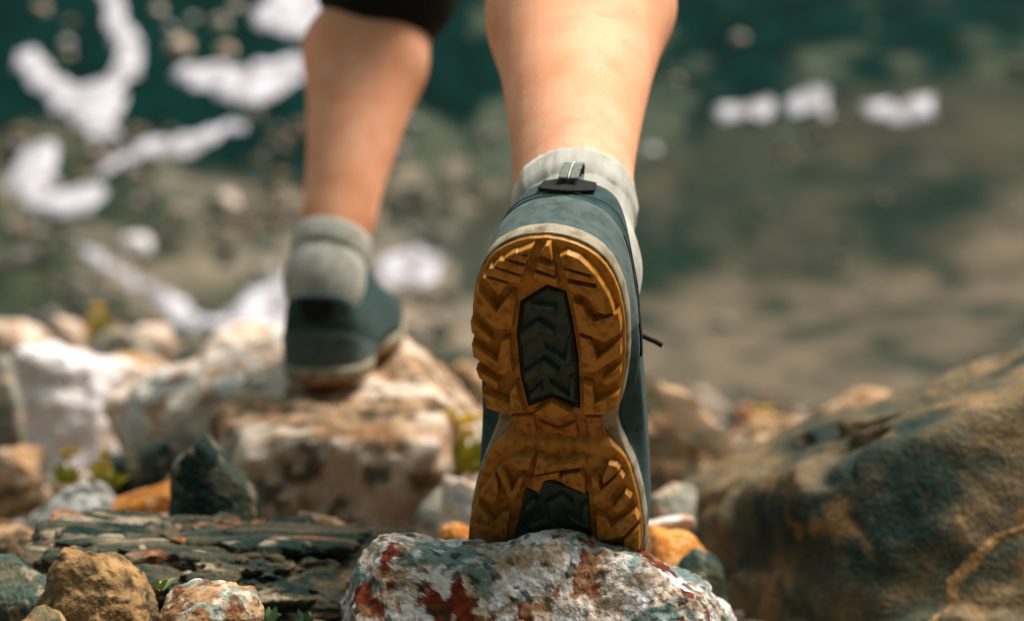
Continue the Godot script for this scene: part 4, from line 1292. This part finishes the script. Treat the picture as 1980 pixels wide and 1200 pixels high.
func make_person() -> void:
	var person := Node3D.new()
	person.name = "person"
	add_child(person)
	tag(person, "hiker in dark shorts, pale socks and teal hiking shoes stepping uphill over rocks", "person")
	# pushing leg (outer side), leading leg
	var heel_push: Transform3D = Transform3D(Basis(Vector3(0.9820, -0.0506, 0.1822), Vector3(0.1849, 0.4606, -0.8682), Vector3(-0.0400, 0.8862, 0.4616)), Vector3(0.0172, 0.0361, 0.0890))
	var ankle_r: Vector3 = heel_push * Vector3(0.0, 0.095, -0.065)
	var foot_r: Vector3 = heel_push * Vector3(0.0, 0.045, -0.14)
	var heel_r: Vector3 = heel_push * Vector3(0.0, 0.05, -0.035)
	var knee_r := Vector3(0.046, 0.283, -0.338)
	var heel_lead := Transform3D(Basis.from_euler(Vector3(deg_to_rad(10), deg_to_rad(-5), 0)), Vector3(-0.185, -0.0765, -0.648))
	var ankle_l: Vector3 = heel_lead * Vector3(-0.004, 0.095, -0.062)
	var foot_l: Vector3 = heel_lead * Vector3(0.0, 0.045, -0.14)
	var heel_l: Vector3 = heel_lead * Vector3(0.0, 0.05, -0.035)
	var knee_l := Vector3(-0.134, 0.365, -0.905)
	var hip_r := Vector3(0.07, 0.70, -0.55)
	var hip_l := Vector3(-0.12, 0.70, -0.56)
	var bones := []
	for leg in [[ankle_r, foot_r, heel_r, knee_r, hip_r, 1.0], [ankle_l, foot_l, heel_l, knee_l, hip_l, -1.0]]:
		var an: Vector3 = leg[0]
		var kn: Vector3 = leg[3]
		var hp: Vector3 = leg[4]
		var ax := (kn - an).normalized()
		var len_ := an.distance_to(kn)
		var thigh := (hp - kn).normalized()
		var side := Vector3.RIGHT
		var back := ax.cross(side).normalized()
		if back.z < 0.0:
			back = -back
		side = (side - ax * side.dot(ax)).normalized() * leg[5]
		bones.append([an, leg[1], 0.028, 0.024])
		bones.append([an, leg[2], 0.028, 0.020])
		bones.append([an, an + ax * len_ * 0.2, 0.0285, 0.033])
		bones.append([an + ax * len_ * 0.2, an + ax * len_ * 0.62, 0.033, 0.048])
		bones.append([an + ax * len_ * 0.62, kn, 0.046, 0.049])
		# the two heads of the calf
		bones.append([an + ax * len_ * 0.28 + back * 0.010 - side * 0.006, an + ax * len_ * 0.68 + back * 0.020 - side * 0.015, 0.027, 0.041])
		bones.append([an + ax * len_ * 0.30 + back * 0.010 + side * 0.008, an + ax * len_ * 0.70 + back * 0.018 + side * 0.029, 0.027, 0.042])
		bones.append([an + ax * len_ * 0.68 + back * 0.017 - side * 0.015, kn + back * 0.006 - side * 0.02, 0.043, 0.034])
		bones.append([an + ax * len_ * 0.70 + back * 0.015 + side * 0.026, kn + back * 0.006 + side * 0.02, 0.042, 0.034])
		bones.append([an + ax * 0.03 + back * 0.017, an + ax * len_ * 0.42 + back * 0.020, 0.013, 0.020])
		bones.append([kn, kn + thigh * 0.16, 0.052, 0.060])
		bones.append([kn + thigh * 0.16, hp, 0.060, 0.080])
	bones.append([hip_r + Vector3(-0.02, 0.03, 0), hip_l + Vector3(0.02, 0.03, 0), 0.095, 0.095])
	bones.append([Vector3(-0.025, 0.76, -0.57), Vector3(-0.025, 0.92, -0.62), 0.10, 0.105])
	put("legs", nets(bones, 0.0085, 0.020, [], true), M.skin, person)
	# shorts to the knee
	var cloth := []
	for leg in [[knee_r, hip_r, 0.15], [knee_l, hip_l, 0.03]]:
		var th: Vector3 = (leg[1] - leg[0]).normalized()
		cloth.append([leg[0] + th * leg[2] + Vector3(0, -0.034, 0.035), leg[0] + th * 0.22, 0.078, 0.085])
		cloth.append([leg[0] + th * 0.22, leg[1], 0.085, 0.098])
	cloth.append([hip_r + Vector3(-0.02, 0.03, 0), hip_l + Vector3(0.02, 0.03, 0), 0.115, 0.115])
	cloth.append([Vector3(-0.025, 0.76, -0.57), Vector3(-0.025, 0.95, -0.62), 0.12, 0.12])
	put("shorts", nets(cloth, 0.014, 0.03, [], false), M.black_cloth, person)
	# socks
	for leg in [[ankle_r, knee_r, heel_r, foot_r], [ankle_l, knee_l, heel_l, foot_l]]:
		var ax: Vector3 = (leg[1] - leg[0]).normalized()
		var back := Vector3(0, 0.6, 1.0)
		var cuff := 0.076 if leg[0].z > -0.3 else 0.052
		var path := []
		for st in [[0.012, 0.0325], [0.028, 0.0352], [cuff - 0.028, 0.0368], [cuff - 0.0265, 0.0360], [cuff - 0.025, 0.0380], [cuff - 0.018, 0.0392], [cuff - 0.006, 0.0388], [cuff - 0.001, 0.038], [cuff, 0.0365], [cuff - 0.002, 0.033], [cuff - 0.02, 0.030]]:
			path.append([leg[0] + ax * st[0], st[1]])
		var knit := nets([[leg[0], leg[2], 0.0325, 0.025], [leg[0], leg[3], 0.032, 0.027], [leg[0], leg[0] + ax * 0.035, 0.0325, 0.0355]], 0.006, 0.02, [], false)
		var sock := put("sock", knit, M.sock, person)
		make_cuff(sock, path, back)
	# shoes
	mirror = 1.0
	flex_most = 0.98
	var pushing := make_shoe(person, "hiking_shoe", true, M.suede, M.suede_light)
	pushing.transform = heel_push
	pushing.set_meta("label", "pushing teal hiking shoe showing its amber treaded sole")
	var lace_path := []
	for p in [Vector3(0.0333, 0.0819, -0.0952), Vector3(0.0409, 0.0822, -0.0977), Vector3(0.0464, 0.0821, -0.1001), Vector3(0.0495, 0.0821, -0.1013), Vector3(0.0535, 0.0817, -0.1036)]:
		lace_path.append(p)
	put("lace_end", tube(lace_path, 0.0016, 8), M.lace, pushing)
	mirror = -1.0
	flex_most = 0.10
	var leading := make_shoe(person, "hiking_shoe", false, M.suede, M.suede_light)
	leading.transform = heel_lead
	leading.set_meta("label", "leading dark teal hiking shoe standing on the tan rock")
